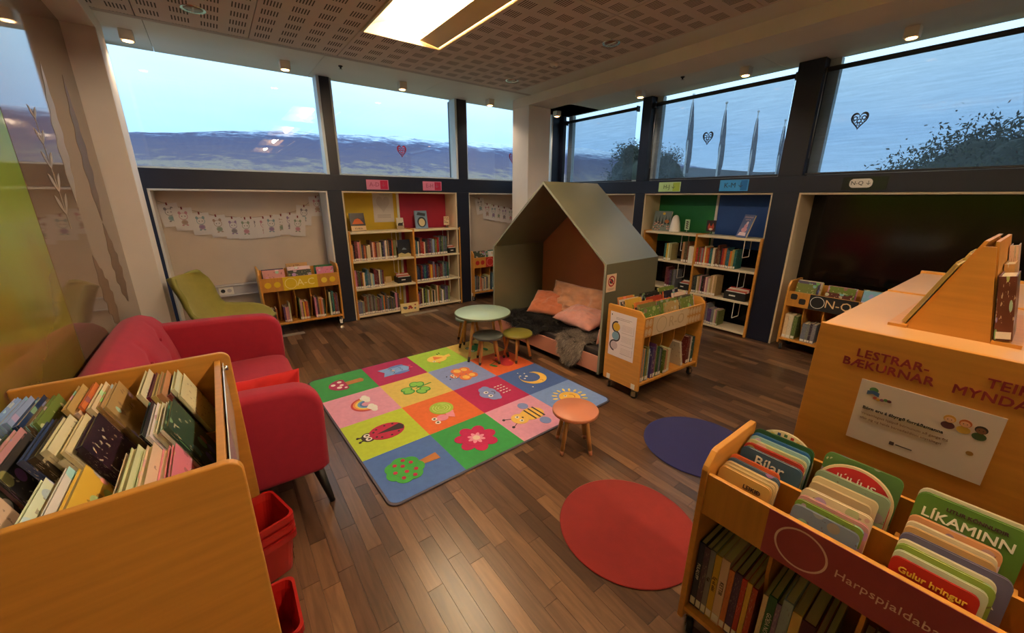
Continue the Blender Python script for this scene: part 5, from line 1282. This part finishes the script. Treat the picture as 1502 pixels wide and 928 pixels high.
# round mats
for (cx, cy, rr, c, lab) in ((1.43, .93, .342, (122, 20, 17), 'round red felt mat on the parquet'), (2.385, 1.085, .352, (27, 27, 90), 'round navy blue felt mat on the parquet')):
    q = MB(); q.lathe([(rr - .004, .0006), (rr, .003), (rr, .006), (rr - .004, .008), (0.0, .008)], 72, 0, (0, 0, 0), False)
    o = q.build('round_mat', mat('felt_%02x%02x%02x' % c, c, .95, .06, 14, bump=.3, bscale=300, sheen=.2), None, T(cx, cy, 0)); tag(o, lab, 'round mat')
# ================================================================== TABLE AND STOOLS
legw = mat('oak_leg', (190, 136, 74), .5, .1, 5, (8, 8, 1)); sock = mat('dark_leg_tip', (60, 48, 38), .5, .08, 20)
def stool(name, cx, cy, h, rad, th, legr, foot, mt, rot, label, cat, group, tip=sock, rim=None, nleg=4):
    r_ = empty(name, T(cx, cy, .0126 if cy > 1.8 else 0)); tag(r_, label, cat, group)
    MB().lathe([(.0, h - th), (rad - .006, h - th), (rad, h - th + .005), (rad, h - .005), (rad - .004, h), (.0, h)], 48).build('top' if cat == 'table' else 'seat', mt, r_)
    if rim: MB().lathe([(rad - .001, h - th * .9), (rad + .0015, h - th * .8), (rad + .0015, h - .004), (rad - .003, h + .0006), (rad - .006, h + .0006)], 48, caps=False).build('edge_band', rim, r_)
    for k in range(nleg):
        a = rot + 2 * PI * k / nleg; c, s_ = math.cos(a), math.sin(a)
        p0 = Vector((c * foot, s_ * foot, .0)); p1 = Vector((c * foot * .62, s_ * foot * .62, h - th)); pm = p0.lerp(p1, .12)
        l_ = MB().cyl(pm, p1, legr * .85, legr, 14).build('leg', legw, r_); MB().cyl(p0 + Vector((0, 0, .0)), pm, legr * .75, legr * .86, 14).build('leg_tip', tip, l_)
    return r_
tb = mat('mint_table_top', (168, 194, 176), .3, .03, 6); 
stool('play_table', 2.085, 3.325, .45, .292, .022, .016, .30, tb, math.radians(28), 'round mint green play table with oak legs', 'table', None, rim=mat('dark_table_edge', (92, 96, 74), .4))
stool('stool', 2.0, 3.097, .285, .150, .026, .015, .14, mat('charcoal_seat', (72, 76, 74), .4, .04, 8), math.radians(20), 'low charcoal stool in front of the mint table', 'stool', 'low round stools')
stool('stool', 2.278, 2.975, .285, .150, .026, .015, .14, mat('olive_seat', (128, 122, 48), .4, .04, 8), math.radians(-42), 'low olive green stool beside the play house bench', 'stool', 'low round stools')
stool('stool', 1.69, 1.575, .285, .150, .026, .016, .135, mat('salmon_seat', (206, 128, 96), .4, .04, 8), math.radians(10), 'low salmon pink stool on the rug corner', 'stool', 'low round stools', tip=mat('salmon_leg_tip', (176, 110, 78), .5, .05, 10))
stool('stool', 2.14, 3.715, .285, .150, .026, .015, .14, mat('grey_green_seat', (112, 124, 116), .4, .04, 8), math.radians(35), 'low grey green stool half hidden behind the mint table', 'stool', 'low round stools')
# ================================================================== PLAY HOUSE
HM = T(2.60, 2.165, 0) @ RZ(math.radians(3.0))      # local x = depth (away from the viewer), local y = along the front
r = empty('play_house', HM); tag(r, 'grey green gabled play house with a pink padded bench', 'play house')
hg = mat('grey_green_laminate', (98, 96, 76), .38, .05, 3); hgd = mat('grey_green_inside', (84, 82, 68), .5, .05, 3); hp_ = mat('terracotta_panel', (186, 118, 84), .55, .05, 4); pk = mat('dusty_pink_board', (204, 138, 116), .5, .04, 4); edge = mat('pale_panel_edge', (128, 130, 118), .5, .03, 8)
HW, HD, ZE, ZA, tt = 1.60, .80, 1.066, 1.75, .02
for y0 in (0, HW - tt): MB().box(0, HD, y0, y0 + tt, .05, ZE).build('side_wall', hg, r, bevel=.001)
sl = math.atan2(ZA - ZE, HW / 2)
MB().prism([(0, ZE), (HW / 2, ZA), (HW / 2, ZA - .03), (.022, ZE - .0)], 0, HD, 'x').build('roof_panel', hg, r)
MB().prism([(HW, ZE), (HW / 2, ZA), (HW / 2, ZA - .03), (HW - .022, ZE - .0)], 0, HD, 'x').build('roof_panel', hg, r)
MB().prism([(tt, .05), (HW - tt, .05), (HW - tt, ZE - .002), (HW / 2, ZA - .034), (tt, ZE - .002)], HD - .022, HD - .004, 'x').build('back_wall', hp_, r)
for pts in ([(0, .05), (.0, ZE), (HW / 2, ZA), (HW / 2, ZA - .026), (.02, ZE - .006), (.02, .05)], [(HW, .05), (HW, ZE), (HW / 2, ZA), (HW / 2, ZA - .026), (HW - .02, ZE - .006), (HW - .02, .05)]):
    MB().prism(pts, -.004, 0, 'x').build('front_edge', edge, r)
MB().box(.002, .022, tt, HW - tt, .06, .215).build('bench_front', pk, r, bevel=.002)
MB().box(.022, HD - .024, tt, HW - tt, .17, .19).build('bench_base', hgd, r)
MB().prism(rrect(.03, HD - .03, tt + .005, HW - tt - .005, .03), .19, .265, 'z').build('mattress', mat('dark_mattress', (46, 38, 38), .9, .1, 30, bump=.2), r, bevel=.01, seg=3)
for cx, cy in ((.06, .06), (HD - .06, .06), (.06, HW - .06), (HD - .06, HW - .06)): MB().cyl((cx, cy, 0), (cx, cy, .06), .02, n=14).build('foot', rubber, r)
# sign on the side wall
r2 = empty('picture_sign', HM @ T(.012, -.0015, .82)); tag(r2, 'cream no-food sign with red prohibition ring on the play house', 'sign')
MB().box(0, .135, -.001, 0, 0, .155).build('sheet', flat((228, 196, 160)), r2); q = MB(); draw_ring(q, .036, .048, .068, .092, -.0022, 0, 30); q.prism([(.034, .116), (.042, .124), (.102, .068), (.094, .06)], -.0022, -.0012, 'y', 0); q.build('prohibition_ring', flat((170, 36, 36)), r2)
q = MB(); q.prism(ell(.068, .088, .027, .017, 16), -.0016, -.001, 'y'); q.prism(ell(.068, .104, .013, .010, 12), -.0016, -.001, 'y'); q.build('pictogram', flat((60, 36, 44)), r2); q = MB(); q.box(.02, .115, -.0014, -.001, .026, .029); q.box(.035, .10, -.0014, -.001, .016, .019); q.build('printed_lines', flat((150, 110, 96)), r2)
# ---- cushions
def cushion(name, M_, w_, h_, t_, mt, lab, nu=34, wr=.02, seed=0):
    def sgn(a): return 1 if a >= 0 else -1
    def F(side):
        def f(u, v):
            a, b_ = 2 * u - 1, 2 * v - 1
            k = max(0, (1 - abs(a) ** 2.6)) ** .5 * max(0, (1 - abs(b_) ** 2.6)) ** .5
            pin = 1 - .06 * (1 - abs(a)) * (abs(b_) > .0) * abs(b_) - .0
            pin2 = 1 - .06 * (1 - abs(b_)) * abs(a)
            n_ = (noise.noise(Vector((a * 2.2 + seed, b_ * 2.2, side * 3 + seed))) * 2 + noise.noise(Vector((a * 6 + seed, b_ * 6, side * 3 + seed)))) * wr * k
            return Vector((a * w_ / 2 * pin2, side * (t_ / 2 * k + n_ * .6), b_ * h_ / 2 * pin + h_ / 2))
        return f
    mb = MB(); mb.grid(F(-1), nu, nu); k = len(mb.f); mb.grid(F(1), nu, nu)
    for i in range(k, len(mb.f)): mb.f[i] = mb.f[i][::-1]
    o = mb.build(name, mt, None, M_)
    bm = bmesh.new(); bm.from_mesh(o.data); bmesh.ops.remove_doubles(bm, verts=bm.verts, dist=.0008); bm.to_mesh(o.data); bm.free()
    tag(o, lab, 'cushion', 'cushions on the play house bench'); return o
def plush(c): return mat('plush_%02x%02x%02x' % c, c, .9, .14, 12, bump=.7, bscale=70, sheen=.5)
HB = HM @ T(0, 0, .272)
# local frame of the house: cushions lean on back (x = HD) and on the near side wall (y = 0)
cushion('cushion', HB @ T(.545, .80, .0) @ RZ(-PI / 2) @ RX(-.30), .86, .40, .17, plush((206, 148, 112)), 'long peach plush cushion along the back of the bench', seed=1, wr=.05)
cushion('cushion', HB @ T(.36, 1.12, .03) @ RZ(-PI / 2 + .35) @ RX(-.95), .44, .36, .14, plush((196, 112, 76)), 'rust orange plush cushion leaning on the left', seed=2)
cushion('cushion', HB @ T(.20, .56, .085) @ RZ(-PI / 2 - .1) @ RX(-1.30), .56, .36, .15, plush((206, 142, 130)), 'dusty pink cushion lying at the front of the pile', seed=3)
cushion('cushion', HB @ T(.53, .34, .01) @ RZ(-PI / 2 - .7) @ RX(-.22), .42, .38, .13, plush((208, 150, 130)), 'pink plush cushion in the right back corner', seed=4)
cushion('cushion', HB @ T(.30, .145, .01) @ RZ(PI + .1) @ RX(-.24), .42, .30, .11, plush((212, 152, 134)), 'pink cushion against the right side wall of the play house', seed=5)
# ---- furs: pelt with strands
def fur(name, M_, outline, surf, n, L, cols, lab, seed):
    rn = random.Random(seed); r_ = empty(name, M_); tag(r_, lab, 'fur throw', 'fur throws on the bench')
    xs = [p[0] for p in outline]; ys = [p[1] for p in outline]
    def inside(x, y):
        c = False; j = len(outline) - 1
        for i in range(len(outline)):
            xi, yi = outline[i]; xj, yj = outline[j]
            if (yi > y) != (yj > y) and x < (xj - xi) * (y - yi) / (yj - yi) + xi: c = not c
            j = i
        return c
    q = MB(); N_ = 36; idx = {}
    for i in range(N_):
        for j in range(N_):
            x0 = min(xs) + (max(xs) - min(xs)) * i / N_; y0 = min(ys) + (max(ys) - min(ys)) * j / N_; dx = (max(xs) - min(xs)) / N_; dy = (max(ys) - min(ys)) / N_
            if inside(x0 + dx / 2, y0 + dy / 2):
                q.add([surf(x0, y0)[0], surf(x0 + dx, y0)[0], surf(x0 + dx, y0 + dy)[0], surf(x0, y0 + dy)[0]], [(0, 1, 2, 3)], 0, True)
    q.build('pelt', cols[0], r_)
    q = MB(); k = 0
    while k < n:
        x = rn.uniform(min(xs), max(xs)); y = rn.uniform(min(ys), max(ys))
        if not inside(x, y): continue
        k += 1
        p, nn = surf(x, y); cl = noise.noise_vector(Vector((x * 14, y * 14, seed)))
        d = (nn * .55 + Vector((cl.x, cl.y, cl.z)) * .9 + Vector((rn.gauss(0, .25), rn.gauss(0, .25), rn.gauss(0, .15) - .15)))
        if d.dot(nn) < .1: d += nn * (.15 - d.dot(nn))
        d.normalize(); l_ = L * rn.uniform(.6, 1.15); s_ = d.orthogonal().normalized() * rn.uniform(.0016, .0032)
        mid = p + d * l_ * .55; tip = mid + (d * .6 + Vector((0, 0, -.4)) + Vector((cl.y, cl.x, 0)) * .4).normalized() * l_ * .5
        if tip.z < p.z - l_ * .3 and nn.z > .7: tip.z = p.z
        q.add([p - s_, p + s_, mid + s_ * .7, mid - s_ * .7, tip], [(0, 1, 2, 3), (3, 2, 4)], rn.randrange(len(cols)))
    q.build('wool', cols, r_)
    return r_
def drape(zt, xf):
    """bench top for x > xf, hanging down the bench front for x < xf (local house frame)"""
    def f(x, y):
        if x >= xf: return Vector((x, y, zt)), Vector((0, 0, 1))
        d = xf - x
        a = min(1, d / .04); 
        return Vector((xf - .028 * math.sin(a * PI / 2), y, zt - max(0, d - .015))), Vector((-math.sin(a * PI / 2), 0, math.cos(a * PI / 2))).normalized()
    return f
fb = [mat('fur_black_%d' % i, c, .7, .1, 20) for i, c in enumerate(((10, 9, 10), (16, 15, 16), (26, 24, 24)))]
fg = [mat('fur_grey_%d' % i, c, .7, .1, 20) for i, c in enumerate(((104, 94, 88), (136, 124, 114), (168, 152, 138), (122, 108, 98)))]
def blob(cx, cy, a, b_, seed, n_=40):
    return [(cx + a * math.cos(t_) * (1 + .13 * noise.noise(Vector((math.cos(t_) * 1.5, math.sin(t_) * 1.5, seed)))), cy + b_ * math.sin(t_) * (1 + .13 * noise.noise(Vector((math.cos(t_) * 1.7, math.sin(t_) * 1.7, seed + 9))))) for t_ in [2 * PI * i / n_ for i in range(n_)]]
fur('fur_throw', HM, blob(.26, 1.06, .33, .47, 2), drape(.272, .03), 12000, .065, fb, 'black long-haired sheepskin on the left of the bench', 1)
fur('fur_throw', HM, blob(.06, .36, .30, .17, 5), drape(.285, .03), 9000, .075, fg, 'grey long-haired sheepskin hanging over the bench front', 2)
# ================================================================== RED SOFA
sofam = mat('crimson_wool', (150, 14, 44), .85, .06, 20, bump=.35, bscale=420, sheen=.06)
legk = mat('black_leg', (24, 22, 22), .45, .05, 10)
r = empty('sofa', T(0, 0, 0)); tag(r, 'crimson two-seat sofa with rounded arms and black tapered legs', 'sofa')
SY0, SY1, SXB, SXF = 1.95, 3.56, -.645, .275
def rbox(x0, x1, y0, y1, z0, z1, rad, name, seg=5):
    o = MB().box(x0, x1, y0, y1, z0, z1).build(name, sofam, r); md = o.modifiers.new('b', 'BEVEL'); md.width = rad; md.segments = seg
    for p in o.data.polygons: p.use_smooth = True
    return o
rbox(SXB + .05, SXF - .02, SY0 + .02, SY1 - .02, .24, .34, .03, 'base')
for k, (ya, yb) in enumerate(((SY0 + .135, (SY0 + SY1) / 2 - .001), ((SY0 + SY1) / 2 + .001, SY1 - .135))):
    mb = MB()
    def top(u, v, ya=ya, yb=yb):
        x = -.42 + (SXF + .01 + .42) * u; y = ya + (yb - ya) * v; e = (1 - abs(2 * u - 1) ** 6) * (1 - abs(2 * v - 1) ** 8)
        return Vector((x, y, .345 + .085 * max(0, e) ** .35 + .018 * math.sin(PI * u) * math.sin(PI * v)))
    mb.grid(top, 24, 24)
    mb.box(-.418, SXF + .004, ya + .004, yb - .004, .335, .352); mb.build('seat_cushion', sofam, r)
# arms: rounded slab, higher towards the back
for ya in (SY0, SY1 - .13):
    prof = [(SXB + .06, .235), (SXF - .04, .235), (SXF, .26)]
    for i in range(9):
        t_ = -.1 + (PI / 2 + .1) * i / 8; prof.append((SXF - .125 + .135 * math.cos(t_), .590 + .135 * math.sin(t_)))
    prof += [(.0, .737), (-.2, .745), (-.42, .75), (SXB + .06, .75)]
    o = MB().prism(prof, ya, ya + .13, 'y').build('arm', sofam, r); md = o.modifiers.new('b', 'BEVEL'); md.width = .035; md.segments = 5; md.limit_method = 'ANGLE'; md.angle_limit = 1.0
    for p in o.data.polygons: p.use_smooth = True
# back: padded, bulging, three tufts per seat
def back(u, v):
    y = SY0 + .02 + (SY1 - SY0 - .04) * u
    ang = -.35 + (PI + .5) * v
    ez = 1 - .10 * abs(2 * u - 1) ** 4
    prof = [(-.33, .36), (-.345, .46), (-.36, .58), (-.385, .70), (-.415, .80), (-.455, .86), (-.51, .885), (-.57, .87), (-.615, .82), (-.635, .70), (-.64, .40), (-.64, .26)]
    f = v * (len(prof) - 1); i = min(int(f), len(prof) - 2); t_ = f - i
    x = prof[i][0] * (1 - t_) + prof[i + 1][0] * t_; z = prof[i][1] * (1 - t_) + prof[i + 1][1] * t_
    z = .26 + (z - .26) * ez
    if i < 5:
        for ty in (2.28, 2.75, 3.22):
            for tz in (.56, .72):
                d = (y - ty) ** 2 / .004 + (z - tz) ** 2 / .0022; x -= .022 * math.exp(-d); 
            x -= .006 * math.exp(-(y - ty) ** 2 / .0006)
    return Vector((x, y, z))
mb = MB(); mb.grid(back, 70, 40); mb.f = [f[::-1] for f in mb.f]
k = len(mb.v)
for u in (0, 1):
    ring_ = [back(u, j / 39) for j in range(40)]; mb.add(ring_, [list(range(40)) if u == 0 else list(range(40))[::-1]])
mb.build('backrest', sofam, r)
for ty in (2.28, 2.75, 3.22):
    for tz in (.56, .72): MB().cyl((-.372 - (tz - .56) * .16, ty, tz), (-.384 - (tz - .56) * .16, ty, tz), .011, n=10).build('tuft_button', sofam, r)
for (cx, cy, dx, dy) in ((.215, 2.05, .05, -.045), (.215, 3.46, .05, .045), (-.52, 2.05, -.05, -.045), (-.52, 3.46, -.05, .045)):
    MB().cyl((cx + dx, cy + dy, 0), (cx, cy, .245), .014, .03, 14).build('leg', legk, r)
redp = mat('scarlet_cotton', (190, 16, 18), .8, .06, 20, bump=.3, bscale=300)
cu = cushion('cushion', T(.02, 2.10, .47) @ RZ(.05) @ RX(1.42) , .40, .335, .13, redp, 'bright red cushion lying on the sofa seat beside the near arm', seed=7)
cu.matrix_world = T(.02, 2.165, .42) @ RX(.08); cu['group'] = 'sofa cushions'
# ================================================================== OLIVE SHELL CHAIR
r = empty('shell_chair', T(-.07, 4.62, 0) @ RZ(-.38)); tag(r, 'olive green upholstered shell chair behind the sofa', 'chair')
olv = mat('olive_wool', (132, 122, 46), .85, .06, 20, bump=.3, bscale=400, sheen=.2); olr = mat('olive_shell', (118, 114, 40), .6, .05, 10)
# profile from seat front to top of the back (x forward)
PF = [(.36, .400), (.31, .425), (.22, .425), (.10, .415), (-.02, .41), (-.11, .43), (-.165, .50), (-.205, .60), (-.245, .70), (-.285, .80), (-.315, .86), (-.335, .885)]
def shell(off):
    def f(u, v):
        g = v * (len(PF) - 1); i = min(int(g), len(PF) - 2); t_ = g - i
        x = PF[i][0] * (1 - t_) + PF[i + 1][0] * t_; z = PF[i][1] * (1 - t_) + PF[i + 1][1] * t_
        a = 2 * u - 1
        hw = .29 * (1 - .10 * max(0, v - .55) / .45 - .22 * max(0, v - .85) / .15)
        side = abs(a) ** 3
        lift = .13 * side * math.sin(PI * min(1, max(0, (v - .05) / .62))) ** .8
        return Vector((x + .10 * side * max(0, min(1, (v - .42) * 3)) + off * .4, a * hw, z + lift - off))
    return f
q = MB(); q.grid(shell(0), 26, 40); o = q.build('seat_shell', [olv, olr], r); md = o.modifiers.new('s', 'SOLIDIFY'); md.thickness = .035; md.offset = -1 ; md.material_offset = 1; md.material_offset_rim = 1
MB().cyl((0, 0, .04), (0, 0, .40), .022, n=14).build('pedestal', steel, r)
for k in range(4):
    a = PI / 4 + k * PI / 2; MB().tube([(0, 0, .07), (.15 * math.cos(a), .15 * math.sin(a), .055), (.28 * math.cos(a), .28 * math.sin(a), .012)], [.018, .014, .011]).build('base_arm', steel, r)
# ================================================================== RED BASKETS
bask = mat('red_plastic', (160, 24, 20), .35, .04, 10)
def basket(M_, w_, d_, h_, lab, group):
    r_ = empty('shopping_basket', M_); tag(r_, lab, 'basket', group)
    def ringv(ins, z): return [Vector((x, y, z)) for x, y in rrect(ins, w_ - ins, ins, d_ - ins, .03, 4)]
    q = MB(); q.loft([ringv(.030, .004), ringv(.012, h_ - .03), ringv(.0, h_ - .028), ringv(.0, h_), ringv(.010, h_), ringv(.018, h_ - .03), ringv(.036, .010)], 0, False, False)
    n_ = len(ringv(0, 0)); q.f.append(list(range(n_))[::-1]); q.mi.append(0); q.sm.append(False); q.f.append([6 * n_ + i for i in range(n_)]); q.mi.append(0); q.sm.append(False)
    q.build('body', bask, r_)
    q = MB()   # diagonal slots in the outer walls
    for row in range(2):
        for k in range(6):
            yy = .045 + (d_ - .09) * k / 5; z0 = .04 + .055 * row
            xo = w_ - .030 + .018 * z0 / h_ + .0008
            q.add([(xo, yy - .012, z0), (xo, yy - .002, z0), (xo + .006, yy + .016, z0 + .045), (xo + .006, yy + .006, z0 + .045)], [(0, 1, 2, 3)])
    q.build('slots', mat('basket_slot', (70, 14, 12), .7), r_)
    return r_
for k in range(3):
    basket(T(-.157, 1.584, .001 + .045 * k) @ RZ(math.radians(16.5)), .235, .24, .205, ('bottom', 'middle', 'top')[k] + ' red plastic basket of the nested stack by the sofa', 'nested red baskets')
basket(T(-.22, 1.215, .001), .235, .255, .165, 'single red plastic basket beside the tall browser bin', 'red baskets')
# ================================================================== LOW CABINET WITH LETTERING
r = empty('island_bookcase', T(0, 0, 0)); tag(r, 'double-sided birch island bookcase with red lettering on its end panel', 'island bookcase')
CX0, CX1, CYA, CYB, CZ = 1.73, 3.50, .425, -.30, 1.17
MB().box(CX0, CX0 + .022, CYB, CYA, 0, CZ).build('end_panel', birch, r, bevel=.002)
MB().box(CX1 - .022, CX1, CYB, CYA, 0, CZ + .012).build('end_panel', birch, r, bevel=.002)
MB().box(2.632, 2.654, CYB + .01, CYA - .01, 0, CZ + .004).build('middle_upright', birch, r)
topm = mat('pale_top_laminate', (196, 148, 94), .4, .04, 3)
for a, b_ in ((CX0 + .022, 2.632), (2.654, CX1 - .022)):
    MB().box(a, b_, CYB + .006, CYA - .006, CZ - .028, CZ - .002).build('top_board', topm, r, bevel=.002)
    MB().box(a, b_, (CYA + CYB) / 2 - .01, (CYA + CYB) / 2 + .01, .06, CZ - .028).build('centre_back', birchx, r)
    for z in (.06, .43, .80):
        for ya, yb in ((CYB + .006, (CYA + CYB) / 2 - .01), ((CYA + CYB) / 2 + .01, CYA - .006)):
            MB().box(a, b_, ya, yb, z - .022, z).build('shelf_board', cream_board, r)
EM = T(CX0 - .0005, 0, 0) @ RZ(-PI / 2)      # end panel frame: local x -> -y
def el(s_, size, y, z, nm='lettering', align='CENTER', mt=inkred, sx=1.0):
    return text(s_, size, mt, r, EM @ T(-y, 0, z) @ FACE, nm, align, sx=sx, sp=1.06, bold=.0009)
el('LESTRAR-', .0405, .215, 1.090); el('BÆKURNAR', .0405, .222, 1.052)
el('TEIKNI-', .0405, .008, 1.092, align='LEFT'); el('MYNDASÖGUR', .0405, .068, 1.050, align='LEFT')
# notice on the end panel
r = empty('notice', T(CX0 - .0005, .272, .775) @ RZ(-PI / 2)); tag(r, 'landscape white notice about children on the island bookcase end panel', 'notice')
w_, h_ = .325, .228
MB().box(0, w_, -.0012, 0, 0, h_).build('sheet', mat('notice_white', (222, 206, 200), .6, .02, 8), r)
text('Börn eru á ábyrgð forráðamanna', .0148, ink, r, T(.022, -.0018, .128) @ FACE, 'heading', 'LEFT', bold=.0004)
brn = flat((140, 96, 80))
text('Vinsamlegast hjálpið börnunum að ganga frá', .0120, brn, r, T(.022, -.0018, .106) @ FACE, 'body_text', 'LEFT')
text('eftir sig og halda barnadeildinni snyrtilegri', .0120, brn, r, T(.022, -.0018, .089) @ FACE, 'body_text', 'LEFT')
MB().box(.128, .168, -.0016, -.0012, .030, .034).build('logo_line', flat((90, 76, 76)), r)
q = MB(); q.prism(rrect(.112, .124, .026, .038, .002), -.0017, -.0012, 'y'); q.build('logo', flat((80, 60, 60)), r)
q = MB(); q.prism(ell(.283, .089, .008, .007, 16), -.0017, -.0012, 'y'); q.build('smiley', flat((166, 122, 60)), r)
q = MB()   # bookworm reading and three children
q.prism(ell(.038, .198, .012, .010, 16), -.0017, -.0012, 'y', 0); q.prism([(.022, .178), (.038, .184), (.054, .178), (.054, .192), (.038, .197), (.022, .192)], -.0021, -.0017, 'y', 1)
for k in range(5): q.prism(ell(.046 + .009 * k, .172 - .0015 * math.sin(k * 1.4) * 2, .006, .005, 10), -.0021 - .00008 * k, -.0012, 'y', (3, 2, 4, 0, 5)[k])
q.build('bookworm', [flat((70, 112, 60)), flat((44, 76, 130)), flat((200, 140, 50)), flat((170, 60, 50)), flat((120, 60, 100)), flat((90, 40, 50))], r)
for k, (hair, skin, shirt) in enumerate((((206, 150, 60), (226, 178, 144), (96, 52, 60)), ((176, 92, 44), (224, 170, 136), (206, 166, 70)), ((40, 30, 28), (120, 78, 56), (62, 84, 50)))):
    q = MB(); cx = .222 + .033 * k; cz = .178 - .006 * (k == 2)
    q.prism(ell(cx, cz - .022, .015, .012, 16), -.0016, -.0012, 'y', 2); q.prism(ell(cx, cz, .0135, .0125, 16), -.0019, -.0012, 'y', 0); q.prism(ell(cx, cz - .003, .0105, .009, 16), -.0022, -.0012, 'y', 1)
    for d in (-1, 1): q.prism(ell(cx + d * .004, cz - .002, .0012, .0016, 8), -.0024, -.0012, 'y', 3)
    q.build('drawn_child', [flat(hair), flat(skin), flat(shirt), ink], r)
# books on the visible side of the island bookcase (facing the window niche)
gI = 'books in the island bookcase'
MI = T(2.63, CYA - .01, 0) @ RZ(PI)
for k in range(3):
    shelf_books(MI @ T(.02, .0, (.06, .43, .80)[k]), .72, 400 + k, '%s shelf of the island bookcase facing the round mats' % lv[k], gI, (.2, .29), (.018, .034), .17, .3)
# ---- wedge book easel on top
r = empty('book_easel', T(1.905, .0, CZ - .002)); tag(r, 'birch wedge-shaped book easel on top of the island bookcase', 'book easel')
prof = [(.232, .0), (.112, .300), (.090, .300), (.030, .012), (.030, 0)]
for xa in (0, .50): MB().prism([(.225, .0), (.115, .296), (.088, .296), (.032, .0)], xa, xa + .014, 'x').build('side_panel', birch, r)
MB().prism([(.232, .006), (.117, .312), (.107, .312), (.222, .006)], .014, .50, 'x').build('sloping_board', birchx, r)
MB().prism([(.030, .006), (.086, .312), (.094, .312), (.040, .006)], .014, .50, 'x').build('sloping_board', birchx, r)
MB().box(-.005, .53, .225, .275, 0, .010).build('ledge', birchx, r); MB().box(-.005, .53, -.03, .032, 0, .012).build('ledge', birchx, r)
a1 = math.atan2(.115, .306)
def easel_book(x, w_, h_, th, rgb, lab, side, off=0.0):
    if side > 0:   # on the far (left in view) slope, cover facing +y
        Mb = T(1.905 + x, .235 + off, CZ + .0085) @ RX(a1) @ RZ(PI / 2) @ SCL(th, w_, h_)
    else:
        a2 = math.atan2(.056, .306)
        Mb = T(1.905 + x, .028 - off, CZ + .0105) @ RX(-a2) @ RZ(-PI / 2) @ SCL(th, w_, h_)
    return put_book(Mb, rgb, lab, 'books on the wedge easel', True, True, 'display_book')
easel_book(.19, .17, .24, .012, (206, 190, 90), 'yellow-edged picture book on the left slope of the easel', 1)
easel_book(.40, .17, .26, .012, (214, 196, 110), 'second yellow picture book on the left slope of the easel', 1)
easel_book(.0, .17, .20, .036, (92, 48, 36), 'thick brown adventure book standing on the right ledge of the easel', -1)
easel_book(.19, .16, .22, .022, (196, 150, 90), 'tan book on the right ledge of the easel', -1)
easel_book(.36, .15, .27, .02, (206, 170, 140), 'tall pale book at the far end of the right easel ledge', -1)
print('DUPLICATE LABELS', {k: v for k, v in LABELS.items() if len(v) > 1})
print('TRIS', sum(len(p.vertices) - 2 for me in bpy.data.meshes for p in me.polygons), 'OBJ', len(bpy.data.objects))
